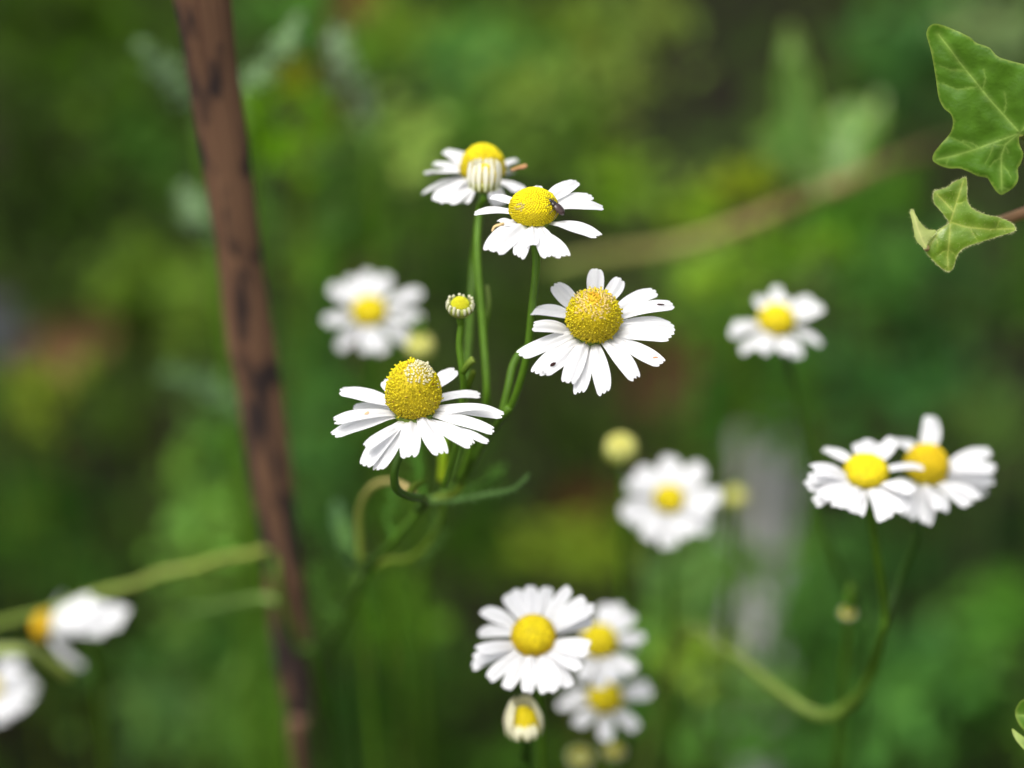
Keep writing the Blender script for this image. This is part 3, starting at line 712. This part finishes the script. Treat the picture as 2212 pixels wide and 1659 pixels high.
big = [ZI(*q) for q in [(265, 105), (280, 80), (320, 66), (400, 90), (520, 145), (560, 180), (640, 210), (690, 262), (760, 287), (849, 310), (950, 335), (1080, 372), (1068, 450), (1010, 560), (985, 650), (930, 735), (860, 742), (825, 738), (822, 790), (845, 850), (830, 910), (812, 940), (815, 1000), (790, 1050), (740, 1085), (712, 1097), (680, 1075), (650, 1030), (625, 995), (570, 985), (520, 960), (460, 938), (400, 938), (340, 920), (300, 890), (305, 850), (340, 800), (390, 745), (415, 700), (420, 650), (405, 610), (370, 580), (345, 540), (330, 490), (318, 400), (305, 320), (285, 220), (262, 140)]]
bv = [[ZI(*q) for q in v] for v in [[(825, 725), (735, 625), (640, 520), (560, 420), (470, 310), (400, 215), (330, 125)], [(825, 725), (700, 770), (550, 825), (430, 862), (315, 888)], [(825, 725), (740, 790), (712, 860), (712, 960), (716, 1080)], [(825, 725), (930, 590), (1010, 450), (1060, 390)]]]
iv = thing('ivy_leaf', P(2210, 290, .535), 'large glossy green ivy leaf with pale veins, cut off at the upper right edge', 'leaf', 'ivy leaves at the right edge')
ivy_leaf(big, bv, .522, radians(-25), iv, 'leaf_blade', IB, IV, IY, step=5.5, relief=4.6, tiltaxis=(1, .4))
mb = MB(); tube(mb, [(P(2203, 287, .5225), .0006), (P(2225, 305, .528), .0006), (P(2260, 340, .535), .0007), (P(2300, 380, .545), .0008)], tuple(lin((140, 150, 70)))); mb.build('leaf_stalk', M_stem, iv)
small = [ZI(*q) for q in [(490, 995), (504, 1020), (505, 1090), (512, 1150), (560, 1195), (640, 1222), (700, 1235), (770, 1265), (795, 1300), (780, 1320), (700, 1345), (640, 1365), (560, 1390), (500, 1410), (460, 1440), (440, 1480), (425, 1530), (405, 1555), (370, 1550), (320, 1510), (265, 1450), (260, 1410), (280, 1360), (330, 1310), (390, 1275), (395, 1258), (360, 1210), (310, 1150), (303, 1110), (315, 1075), (380, 1055), (430, 1020)]]
sv = [[ZI(*q) for q in v] for v in [[(405, 1262), (425, 1200), (450, 1120), (485, 1010)], [(405, 1262), (500, 1292), (640, 1305), (785, 1302)], [(405, 1262), (398, 1380), (388, 1470), (392, 1545)], [(405, 1262), (330, 1330), (275, 1410)], [(425, 1200), (360, 1130), (320, 1090)]]]
i2 = thing('ivy_leaf', P(2300, 430, .55), 'small hairy young ivy leaf with three narrow lobes, on a brown stem', 'leaf', 'ivy leaves at the right edge')
SB = lin((92, 124, 26)); 
ivy_leaf(small, sv, .520, radians(-12), i2, 'leaf_blade', SB, lin((168, 182, 84)), lin((116, 148, 52)), step=4.5, relief=5.0, hairs=1500)
yg = [ZI(*q) for q in [(175, 1190), (190, 1205), (220, 1260), (265, 1305), (315, 1310), (308, 1335), (272, 1372), (258, 1420), (225, 1400), (195, 1360), (180, 1280), (164, 1210)]]
i3 = thing('ivy_leaf', P(*ZI(262, 1415), .522), 'tiny folded pale downy ivy leaf left of the young hairy leaf', 'leaf', 'ivy leaves at the right edge')
ivy_leaf(yg, [[ZI(*q) for q in [(178, 1195), (205, 1290), (235, 1370), (262, 1418)]]], .519, radians(18), i3, 'leaf_blade', lin((160, 172, 92)), lin((200, 205, 130)), lin((175, 190, 120)), step=4, relief=3, tiltaxis=(0, 1), hairs=350, subveins=False)
mb = MB(); tube(mb, [(P(*ZI(405, 1265), .5225), .0004), (P(*ZI(520, 1290), .530), .0006), (P(*ZI(690, 1262), .538), .0009), (P(*ZI(849, 1208), .543), .00095), (P(2260, 445, .55), .001), (P(2420, 400, .56), .0011), (P(2700, 500, .60), .0012)], colf=lambda t, k: lin((130, 105, 60)).lerp(lin((132, 98, 66)), min(1, t * 2)))
mb.build('stem', M_stem, i2)
mb = MB(); tube(mb, [(P(*ZI(258, 1415), .5205), .0005), (P(*ZI(300, 1425), .524), .0005), (P(*ZI(420, 1330), .530), .0005)], tuple(lin((150, 130, 80)))); mb.build('stem', M_stem, i3)
corner = [(2212, 1510), (2200, 1520), (2193, 1538), (2197, 1556), (2207, 1572), (2225, 1585), (2262, 1600), (2310, 1590), (2340, 1540), (2300, 1500), (2250, 1492)]
i4 = thing('ivy_leaf', P(2330, 1560, .54), 'edge of a green ivy leaf peeking in at the lower right edge', 'leaf', 'ivy leaves at the right edge')
ivy_leaf(corner, [[(2330, 1560), (2260, 1550), (2198, 1545)]], .53, radians(-15), i4, 'leaf_blade', IB, IV, IY, step=6, relief=3)
corner2 = [(2186, 1574), (2190, 1590), (2200, 1606), (2216, 1622), (2240, 1640), (2262, 1630), (2240, 1606), (2212, 1592), (2198, 1582)]
ivy_leaf(corner2, [], .529, radians(10), i4, 'leaf_lobe', lin((150, 165, 80)), IV, IY, step=5, relief=2, subveins=False)
mb = MB(); tube(mb, [(P(2320, 1560, .531), .0006), (P(2380, 1600, .54), .0008), (P(2420, 1700, .55), .0009)], tuple(lin((140, 150, 70)))); mb.build('leaf_stalk', M_stem, i4)

# ------------------------------------------------------------------ beetle on C
def beetle():
    Hd = P(1188, 431, .5154); T = P(1217, 463, .5160); ax = axis_of(40)
    d = (T - Hd).normalized(); L = (T - Hd).length
    out = (BACK * .55 + UP * .45 + RT * .5); out = (out - d * out.dot(d)).normalized(); sd_ = d.cross(out)
    C0 = Hd.lerp(T, .5)
    mb = MB(); black = Vector((.016, .012, .012)); brown = Vector((.045, .026, .024))
    prof = [(-.06, .03), (0, .085), (.08, .125), (.14, .12), (.18, .10), (.21, .16), (.28, .19), (.34, .185), (.38, .17), (.40, .20), (.55, .235), (.72, .225), (.86, .17), (.96, .09), (1.0, .02)]
    vs = []; cs = []; NP = 14
    for (f, r) in prof:
        for k in range(NP):
            g = 2 * pi * k / NP; up = sin(g) * r * (.62 if sin(g) > 0 else .5)
            vs.append(Hd + d * (L * f) + sd_ * (cos(g) * r * L) + out * (up * L)); cs.append(tuple(black if f < .3 else black.lerp(brown, .5)))
    fs = [(i * NP + k, i * NP + (k + 1) % NP, (i + 1) * NP + (k + 1) % NP, (i + 1) * NP + k) for i in range(len(prof) - 1) for k in range(NP)]
    fs += [tuple(reversed(range(NP))), tuple((len(prof) - 1) * NP + k for k in range(NP))]
    mb.add(vs, fs, cs)
    # legs and antennae reach from the body to the florets
    for f, s, rch in ((.22, 1, .34), (.42, 1, .44), (.6, 1, .48), (.22, -1, .30), (.42, -1, .34), (.6, -1, .36)):
        a = Hd + d * (L * f) + sd_ * (s * .14 * L) - out * (.05 * L)
        k = a + sd_ * (s * rch * .55 * L) + out * (.06 * L) + d * ((f - .4) * .5 * L); t = k + sd_ * (s * rch * .5 * L) - out * (.22 * L) + d * ((f - .35) * .4 * L)
        tube(mb, [(a, L * .022), (k, L * .02), (t, L * .012)], tuple(black), sides=5, n=3)
    for s in (1, -1):
        a = Hd + sd_ * (s * .05 * L); tube(mb, [(a, L * .016), (a - d * L * .16 + sd_ * s * L * .12 + out * L * .06, L * .014), (a - d * L * .3 + sd_ * s * L * .1, L * .012)], tuple(black), sides=5, n=3)
    o = mb.build('beetle', M_beetle); o.location = (0, 0, 0)
    tag(o, 'tiny dark brown beetle on the edge of a yellow flower centre', 'beetle')
    for s in (1, -1):
        mb = MB(); vs = []; cs = []; n1, n2 = 9, 6
        for i in range(n1 + 1):
            f = .37 + .66 * i / n1; t = i / n1; r = .245 * (sin(min(1, t * 3.2) * pi / 2) * .35 + .65) * (1 if t < .55 else sqrt(max(.02, 1 - ((t - .55) / .46) ** 2)))
            for j in range(n2 + 1):
                g = pi / 2 - s * (.03 + j / n2 * 1.62)
                vs.append(Hd + d * (L * f) + sd_ * (cos(g) * r * L) + out * ((sin(g) * r * .72 + .012) * L)); cs.append(tuple(brown * (1.0 + .5 * (j / n2))))
        fs = [(i * (n2 + 1) + j, i * (n2 + 1) + j + 1, (i + 1) * (n2 + 1) + j + 1, (i + 1) * (n2 + 1) + j) for i in range(n1) for j in range(n2)]
        mb.add(vs, fs, cs); mb.build('wing_case', M_beetle, o)
beetle()

# ------------------------------------------------------------------ background plants
def leaf(mb, p, dr, nor, L, W, col):
    dr = dr.normalized(); s = dr.cross(nor)
    if s.length < 1e-3: s = dr.orthogonal()
    s.normalize(); n = s.cross(dr); k = rnd(.1, .3)
    vs = [p, p + dr * L * .3 + s * W * .42 + n * W * k, p + dr * L * .3 + n * 0, p + dr * L * .3 - s * W * .42 + n * W * k,
          p + dr * L * .65 + s * W * .45 + n * W * k * .8, p + dr * L * .65 - n * L * .04, p + dr * L * .65 - s * W * .45 + n * W * k * .8, p + dr * L - n * L * .14]
    mb.add(vs, [(0, 2, 1), (0, 3, 2), (1, 2, 5, 4), (2, 3, 6, 5), (4, 5, 7), (5, 6, 7)], tuple(col))
KB = 1.0
def clump(mb, x, y, rx, ry, d, col, kind='broad', dens=1.0, stems=True):
    """a tuft of foliage at this spot, on thin stems that come up from the ground"""
    c = lin(col) * KB; c = Vector((c.x * 1.10, c.y, c.z * .68)); R = px(rx, d); Rv = px(ry, d); C = P(x, y, d)
    foot = Vector((C.x + rnd(-.01, .01), C.y + rnd(0, .02), -.01))
    n = int(dens * (46 if kind == 'broad' else 26))
    def spot():
        v = Vector((random.gauss(0, .62), random.gauss(0, .62), random.gauss(0, .6))); v = v if v.length < 1.7 else v * (1.7 / v.length)
        return C + RT * v.x * R + UP * v.y * Rv + BACK * v.z * max(R, Rv) * .5
    for i in range(n):
        p = spot(); cc = c * rnd(.75, 1.25); cc = Vector((cc.x * rnd(.9, 1.12), cc.y, cc.z * rnd(.8, 1.2)))
        if kind == 'broad':
            L = rnd(.5, 1.0) * min(R, Rv) * 1.1; L = max(.005, min(L, .02))
            dr = Vector((rnd(-1, 1), rnd(-1, .6), rnd(-.5, .6))); leaf(mb, p - dr.normalized() * L * .5, dr, Vector((0, -.55, .8)) + rvec() * .55, L, L * rnd(.45, .7), cc)
        elif kind == 'grass':
            dr = (UP + rvec() * .6); L = rnd(.6, 1.3) * Rv; leaf(mb, p - dr.normalized() * L * .5, dr, BACK + rvec() * .6, L, .0035, cc)
        else:
            dr = (p - foot).normalized() + rvec() * .9 + Vector((0, -.2, .3)); L = rnd(.6, 1.1) * max(R, Rv) * .8; q = p + dr.normalized() * L
            feather(mb, [(p, .0006), (p.lerp(q, .5) + rvec() * L * .08, .0006), (q, .0004)], .0008, cc, 9, L * .28, True)
    if stems:
        for i in range(2):
            q = spot(); tube(mb, [(foot + rvec() * .004, .0006), (foot.lerp(q, .5) + rvec() * .008, .0005), (q, .0003)], tuple(c * .6), sides=4, n=3)
mb = MB()
und = [  # x, y, rx, ry, distance, leaf colour, kind
 (60, 60, 150, 90, .95, (58, 88, 24), 'broad'), (220, 90, 130, 110, .95, (66, 102, 24), 'broad'), (230, 260, 140, 100, .98, (64, 98, 26), 'broad'), (60, 230, 110, 80, 1.0, (52, 76, 24), 'broad'), (20, 370, 90, 80, .98, (50, 76, 24), 'broad'), (250, 900, 90, 60, .98, (56, 82, 24), 'broad'),
 (330, 330, 80, 80, .95, (60, 100, 36), 'broad'), (240, 430, 110, 70, 1.0, (54, 88, 28), 'broad'), (80, 520, 110, 70, 1.0, (54, 80, 34), 'broad'), (60, 650, 80, 60, 1.0, (60, 82, 40), 'broad'),
 (310, 610, 100, 80, .88, (82, 116, 34), 'broad'), (420, 650, 70, 80, .86, (98, 132, 52), 'broad'), (330, 730, 110, 55, .9, (92, 116, 50), 'broad'),
 (600, 280, 95, 80, .78, (92, 142, 4), 'broad'), (560, 60, 60, 60, .95, (56, 86, 36), 'broad'), (650, 40, 90, 60, .9, (70, 124, 46), 'broad'), (640, 165, 30, 32, .76, (122, 136, 22), 'broad'),
 (680, 380, 120, 90, .82, (92, 138, 70), 'feather'), (640, 500, 90, 90, .80, (98, 140, 78), 'feather'), (760, 470, 70, 90, .84, (78, 126, 40), 'broad'),
 (870, 60, 60, 55, .82, (112, 148, 52), 'broad'), (960, 120, 100, 70, .92, (78, 128, 64), 'broad'), (1060, 150, 90, 70, .9, (84, 136, 70), 'broad'), (810, 110, 50, 60, .85, (84, 130, 40), 'broad'), (980, 20, 90, 50, .95, (64, 100, 42), 'broad'),
 (1150, 200, 80, 90, .88, (108, 142, 68), 'broad'), (1120, 60, 90, 60, .95, (92, 128, 46), 'broad'), (1240, 60, 70, 80, .92, (84, 112, 26), 'broad'), (1380, 70, 110, 75, .86, (124, 154, 78), 'broad'), (1320, 180, 80, 60, .9, (116, 142, 74), 'broad'),
 (880, 290, 70, 60, .8, (134, 168, 92), 'broad'), (1000, 270, 80, 60, .9, (84, 128, 48), 'broad'), (1140, 320, 90, 60, .9, (82, 124, 46), 'broad'), (1240, 280, 80, 60, .92, (84, 124, 38), 'broad'), (930, 480, 60, 70, .88, (66, 100, 34), 'broad'),
 (1340, 410, 60, 60, .8, (102, 142, 40), 'broad'), (1420, 450, 60, 50, .8, (108, 140, 72), 'broad'), (1500, 450, 60, 35, .80, (124, 164, 48), 'broad'), (1610, 400, 50, 32, .80, (118, 140, 30), 'broad'),
 (1560, 590, 70, 40, .78, (118, 160, 52), 'broad'), (1720, 545, 90, 45, .78, (110, 158, 46), 'broad'), (1480, 600, 60, 60, .85, (100, 136, 62), 'broad'), (1660, 620, 80, 50, .85, (98, 130, 70), 'broad'), (1820, 460, 80, 70, .82, (82, 138, 46), 'broad'), (1920, 420, 70, 50, .82, (88, 142, 52), 'broad'),
 (1960, 70, 110, 90, .9, (64, 112, 60), 'broad'), (2060, 170, 60, 100, .95, (58, 100, 52), 'broad'), (2140, 70, 80, 60, .8, (112, 142, 106), 'broad'), (1930, 230, 80, 80, .95, (54, 98, 48), 'broad'),
 (1880, 600, 90, 70, .88, (72, 122, 56), 'broad'), (2000, 560, 100, 70, .92, (60, 104, 50), 'broad'), (2120, 640, 90, 60, .95, (50, 90, 44), 'broad'), (1960, 700, 80, 60, .95, (50, 90, 44), 'broad'), (1560, 680, 70, 70, .88, (80, 130, 46), 'broad'),
 (1850, 830, 120, 80, .88, (66, 122, 66), 'broad'), (2010, 820, 90, 70, .9, (62, 114, 66), 'broad'), (2110, 930, 90, 60, .84, (94, 132, 74), 'broad'), (1600, 850, 90, 90, .9, (66, 122, 48), 'broad'), (1690, 880, 60, 80, .88, (78, 132, 46), 'broad'),
 (700, 620, 60, 80, .85, (92, 138, 46), 'broad'), (660, 780, 70, 100, .82, (76, 130, 62), 'feather'), (740, 860, 80, 70, .86, (70, 116, 52), 'broad'), (960, 620, 70, 60, .9, (62, 96, 42), 'broad'), (1100, 680, 70, 70, .95, (62, 88, 36), 'broad'),
 (90, 860, 90, 55, .82, (124, 152, 56), 'broad'), (90, 1060, 110, 70, 1.0, (40, 80, 22), 'broad'), (60, 1180, 110, 70, 1.0, (44, 84, 26), 'broad'), (160, 1240, 90, 50, .95, (50, 88, 30), 'broad'),
 (440, 1050, 90, 90, .80, (108, 156, 74), 'feather'), (430, 1130, 80, 60, .78, (104, 150, 72), 'broad'), (480, 1180, 60, 60, .8, (100, 140, 64), 'broad'), (490, 970, 40, 40, .85, (76, 132, 60), 'broad'),
 (690, 1000, 70, 100, .78, (82, 134, 72), 'feather'), (700, 1120, 80, 70, .8, (80, 130, 70), 'feather'), (830, 1100, 80, 60, .86, (74, 120, 40), 'broad'), (760, 950, 80, 60, .85, (76, 118, 50), 'broad'),
 (1000, 950, 70, 60, .86, (72, 110, 44), 'broad'), (1060, 1120, 80, 60, .88, (62, 102, 34), 'broad'), (1200, 1170, 100, 55, .84, (98, 124, 34), 'broad'), (1280, 1200, 70, 40, .82, (104, 132, 38), 'broad'), (950, 1200, 80, 70, .88, (76, 118, 42), 'broad'), (1100, 1230, 70, 40, .88, (76, 106, 34), 'broad'),
 (830, 1330, 80, 80, .82, (84, 130, 42), 'broad'), (900, 1450, 90, 80, .88, (56, 100, 38), 'broad'), (800, 1560, 110, 80, .88, (60, 108, 46), 'broad'), (960, 1620, 70, 50, .9, (66, 108, 40), 'broad'),
 (560, 1400, 80, 70, .8, (80, 128, 62), 'feather'), (440, 1400, 100, 60, .86, (64, 110, 50), 'broad'), (330, 1560, 110, 80, .8, (94, 138, 82), 'broad'), (480, 1560, 90, 80, .8, (94, 140, 68), 'feather'), (580, 1600, 60, 70, .82, (84, 136, 46), 'broad'), (420, 1300, 80, 50, .82, (94, 136, 66), 'broad'), (300, 1450, 60, 60, .88, (52, 90, 20), 'broad'),
 (1480, 1290, 70, 70, .8, (96, 140, 80), 'broad'), (1560, 1240, 60, 60, .78, (92, 136, 80), 'broad'), (1500, 1420, 70, 55, .74, (122, 158, 60), 'broad'), (1420, 1560, 80, 50, .84, (82, 138, 66), 'broad'), (1420, 1390, 50, 50, .82, (98, 148, 70), 'broad'), (1570, 1480, 70, 60, .76, (100, 140, 84), 'broad'),
 (1760, 1230, 70, 80, .84, (72, 120, 60), 'broad'), (1760, 1360, 80, 90, .82, (78, 134, 66), 'broad'), (1960, 1420, 100, 80, .86, (80, 138, 74), 'broad'), (2080, 1420, 80, 70, .86, (86, 142, 62), 'broad'), (1880, 1560, 110, 80, .84, (84, 142, 72), 'broad'), (2030, 1560, 100, 80, .88, (74, 134, 52), 'broad'), (1700, 1600, 100, 60, .84, (84, 144, 70), 'broad'), (2170, 1330, 70, 80, .88, (84, 142, 52), 'broad'), (2120, 1520, 70, 60, .9, (68, 120, 54), 'broad'),
 (1620, 1235, 60, 32, .80, (92, 134, 74), 'broad'), (1610, 1590, 90, 70, .80, (80, 132, 62), 'broad'), (1650, 1500, 60, 50, .82, (74, 126, 56), 'broad'), (1720, 1330, 50, 70, .82, (72, 118, 54), 'broad'), (1660, 1510, 80, 40, .80, (84, 134, 60), 'broad'),
 (1990, 1230, 90, 50, .95, (46, 88, 46), 'broad'), (2180, 1150, 60, 60, 1.0, (38, 68, 36), 'broad'), (1860, 1200, 60, 60, .9, (64, 112, 54), 'broad'), (1440, 940, 60, 60, .95, (58, 92, 36), 'broad'), (1240, 950, 80, 50, .98, (56, 86, 30), 'broad'), (1340, 1130, 50, 50, .9, (66, 100, 34), 'broad'), (1130, 1640, 100, 40, .86, (66, 108, 34), 'broad'),
]
for i, a in enumerate(und): clump(mb, *(a[:6] + ('feather',) if i % 4 == 0 else a))
# the same growth goes on to either side of the framed part
for i in range(60):
    x = rnd(-1300, -80) if i % 2 else rnd(2290, 3500); g = rnd(0, 1)
    clump(mb, x, rnd(0, 1650), rnd(80, 150), rnd(60, 110), rnd(.82, 1.08), tuple(int(p + (q - p) * g) for p, q in zip((56, 92, 28), (96, 138, 62))), ('broad', 'broad', 'feather')[i % 3])
# low creeping leaves over the soil; bare and deep places stay open
holes = [(1540, 180, 110, 130), (400, 920, 90, 90), (260, 1010, 90, 90), (340, 500, 60, 40), (1440, 800, 100, 70), (1330, 1280, 45, 55), (1020, 1480, 40, 70), (180, 1610, 70, 40), (1820, 890, 60, 50), (2150, 800, 60, 90), (2130, 1180, 70, 90), (1560, 1590, 40, 40), (1880, 330, 45, 40)]
for i in range(16000):
    x, y = rnd(-.75, .75), rnd(-.35, 1.6); z = abs(random.gauss(0, .022)) + .004
    p = Vector((x, y, z)); X, Y, D = proj(p)
    if any(((X - a) / c) ** 2 + ((Y - b) / e) ** 2 < 1 for a, b, c, e in holes): continue
    if noise.noise(p * 9) < -.3: continue
    g = noise.noise(Vector((x * 6, y * 6, 8))) * .5 + .5
    cc = lin((50, 76, 16)).lerp(lin((78, 108, 36)), g) * rnd(.7, 1.25); L = rnd(.008, .022)
    dr = Vector((rnd(-1, 1), rnd(-1, 1), rnd(-.2, .5))); leaf(mb, p, dr, Vector((0, 0, 1)) + rvec() * .6, L, L * rnd(.4, .7), cc)
o = mb.build('undergrowth', M_leaf, smooth=False); tag(o, 'blurred mixed green undergrowth of small leaves and feathery foliage covering the ground', 'undergrowth', kind='stuff')

# feathery sprigs that stand out
def sprig(label, path, r, col, n, pl):
    pp = [(P(*q), r) for q in path]; foot = Vector((pp[0][0].x, pp[0][0].y + .02, -.005))
    root = thing('feathery_sprig', foot, label, 'leaf sprig', 'feathery chamomile leaf sprigs')
    mb = MB(); feather(mb, [(q[0], r * .5) for q in pp], r * .6, lin(col), n + 2, pl * .5); mb.build('foliage', M_leaf, root)
    mb = MB(); tube(mb, [(foot, .001), (foot.lerp(pp[0][0], .6) + Vector((.004, 0, 0)), .0009), pp[0]], tuple(GREEN), sides=6); mb.build('stalk', M_stem, root)
sprig('blurred pale feathery sprig pointing up left from behind the top of the stake', [(430, 240, .69), (390, 190, .68), (345, 140, .675), (300, 90, .67)], .0011, (142, 172, 128), 14, .007)
sprig('blurred pale feathery sprig pointing up right from the stake near the top', [(520, 190, .67), (570, 150, .665), (615, 100, .66), (650, 30, .66)], .0011, (146, 178, 128), 14, .007)
sprig('blurred whitish feathery sprig hanging between the stake and the topmost flower', [(800, 270, .72), (780, 210, .71), (740, 140, .70), (725, 60, .70)], .0012, (152, 176, 140), 14, .008)
sprig('blurred pale feathery sprig left of the stake, below the sprig pointing up left', [(470, 520, .70), (440, 480, .69), (415, 440, .69), (395, 400, .69)], .001, (140, 170, 124), 12, .007)
sprig('blurred feathery sprig in a soft arch left of the stake above the dark gap', [(540, 900, .72), (480, 850, .72), (420, 820, .73), (340, 810, .74)], .001, (110, 145, 95), 14, .008)
sprig('blurred short feathery tips beside the stake below the domed flower', [(770, 1230, .64), (745, 1170, .63), (735, 1120, .63), (725, 1080, .63)], .0006, (110, 150, 100), 10, .004)

# blurred ivy further back on a tan runner
r_ = thing('ivy_runner', P(2080, 300, .80), 'blurred tan ivy runner slanting behind the flowers at upper right', 'plant stem')
mb = MB(); tube(mb, [(P(1180, 580, .76), .0008), (P(1300, 552, .755), .0011), (P(1440, 535, .745), .0013), (P(1560, 500, .745), .0013), (P(1680, 455, .745), .0014), (P(1810, 402, .725), .0013), (P(1940, 345, .76), .0011), (P(2080, 310, .92), .0009), (P(2300, 300, 1.0), .0008)],
                 colf=lambda t, k: lin((128, 140, 66)).lerp(lin((140, 122, 72)), min(1, t * 2.5)).lerp(lin((112, 80, 58)), max(0, t * 2 - 1)))
mb.build('stem', M_stem, r_)
def back_ivy(label, outl, veins, d, tilt, col, ta=(1, 0), stalk=None):
    cx = stalk[-1]; root = thing('ivy_leaf', P(*cx), label, 'leaf', 'blurred ivy leaves behind the flowers')
    ivy_leaf(outl, veins, d, tilt, root, 'leaf_blade', lin(col) * 1.1, lin((170, 185, 120)), lin(col) * 1.25, step=12, relief=8, tiltaxis=ta, subveins=False)
    mb = MB(); tube(mb, [(P(*q), .0011) for q in stalk], tuple(lin((120, 140, 80)))); mb.build('leaf_stalk', M_stem, root)
back_ivy('blurred tall pointed ivy leaf rising above the tan runner', [(1705, 45), (1735, 110), (1760, 200), (1790, 300), (1800, 350), (1770, 380), (1740, 400), (1700, 385), (1640, 335), (1625, 300), (1660, 275), (1680, 250), (1682, 170), (1690, 100)], [[(1760, 380), (1730, 260), (1706, 60)], [(1760, 380), (1640, 305)]], .765, radians(-35), (88, 130, 56), stalk=[(1755, 375, .765), (1768, 400, .74), (1765, 415, .724)])
back_ivy('blurred bright ivy leaf folded to the right of the tall pointed one', [(1790, 260), (1830, 220), (1880, 235), (1900, 200), (1905, 260), (1875, 310), (1870, 360), (1830, 395), (1800, 375), (1785, 320)], [[(1795, 380), (1840, 300), (1895, 215)]], .78, radians(25), (72, 116, 22), stalk=[(1800, 372, .78), (1800, 390, .75), (1796, 402, .726)])

# dry leaves and a stone on the soil behind
def dry(label, x, y, d, L, W, col, name='dry_leaf'):
    p = P(x, y, d); mb = MB(); n1, n2 = 8, 4; dr = (RT * .8 + UP * .35 + rvec() * .2).normalized(); s = dr.cross(BACK).normalized(); nn = s.cross(dr); vs = []
    for i in range(n1 + 1):
        t = i / n1; wv = sin(pi * min(.97, max(.03, t)) ** .8) * W
        for j in range(n2 + 1):
            q = -1 + 2 * j / n2; vs.append(p + dr * (t - .5) * L + s * q * wv * .5 + nn * (q * q * W * .2 + sin(t * 6) * L * .05))
    fs = [(i * 5 + j, i * 5 + j + 1, (i + 1) * 5 + j + 1, (i + 1) * 5 + j) for i in range(n1) for j in range(n2)]
    mb.add(vs, fs, tuple(lin(col))); foot = Vector((p.x, p.y + .01, 0)); root = thing(name, foot, label, 'dry leaf', 'withered leaves in the background')
    mb.build('leaf_blade', M_dead, root)
    mb = MB(); tube(mb, [(p - dr * L * .5, .0007), (p.lerp(foot, .5), .0008), (foot, .0009)], tuple(lin((110, 80, 50))), sides=6); mb.build('stalk', M_dead, root)
dry('blurred brown withered leaf far left, above the yellow-green patch', 155, 742, 1.0, .036, .016, (98, 70, 46))
dry('blurred orange-brown withered leaf at the top edge right of the stake', 785, -6, .86, .016, .010, (84, 62, 24))
dry('blurred dark red-brown withered leaf behind the flower that faces forward', 1500, 780, .95, .04, .025, (78, 42, 34))
dry('blurred dark reddish withered leaf below the flower that faces forward', 1270, 1110, .95, .03, .02, (80, 46, 24))
def stone(label, x, y, d, r, col):
    C = P(x, y, d); C = Vector((C.x, C.y, 0)) if False else C; m, t, b, out = mat('stone'); 
    n = t.nodes.new('ShaderNodeTexNoise'); n.inputs['Scale'].default_value = 60; rr = t.nodes.new('ShaderNodeValToRGB')
    rr.color_ramp.elements[0].color = (*(lin(col) * .8), 1); rr.color_ramp.elements[1].color = (*(lin(col) * 1.3), 1); t.links.new(n.outputs['Fac'], rr.inputs[0]); t.links.new(rr.outputs[0], b.inputs['Base Color']); b.inputs['Roughness'].default_value = .9
    mb = MB(); vs = []; NT, NP = 8, 14
    for i in range(NT + 1):
        th = pi * i / NT
        for k in range(NP):
            g = 2 * pi * k / NP; q = Vector((sin(th) * cos(g), sin(th) * sin(g) * .8, cos(th) * .7)); vs.append(C + q * r * (1 + .25 * noise.noise(q * 1.7 + Vector((x, y, 0)))))
    fs = [(i * NP + k, (i + 1) * NP + k, (i + 1) * NP + (k + 1) % NP, i * NP + (k + 1) % NP) for i in range(NT) for k in range(NP)]
    mb.add(vs, fs); o = mb.build('stone', m); tag(o, label, 'stone', 'stones on the soil')
def ground_px(x, y):
    r = P(x, y, 1) - CAM; return CAM + r * (-(CAM.z - .012) / r.z)
for lb, x, y, r, c in (('blurred blue-grey stone at the left edge', -12, 735, .018, (66, 66, 74)), ('blurred grey-mauve stone on the soil near the bottom, under the curved stalk', 1645, 1560, .016, (120, 115, 112))):
    g = ground_px(x, y); X, Y, D = proj(g); stone(lb, X, Y, D, r, c)
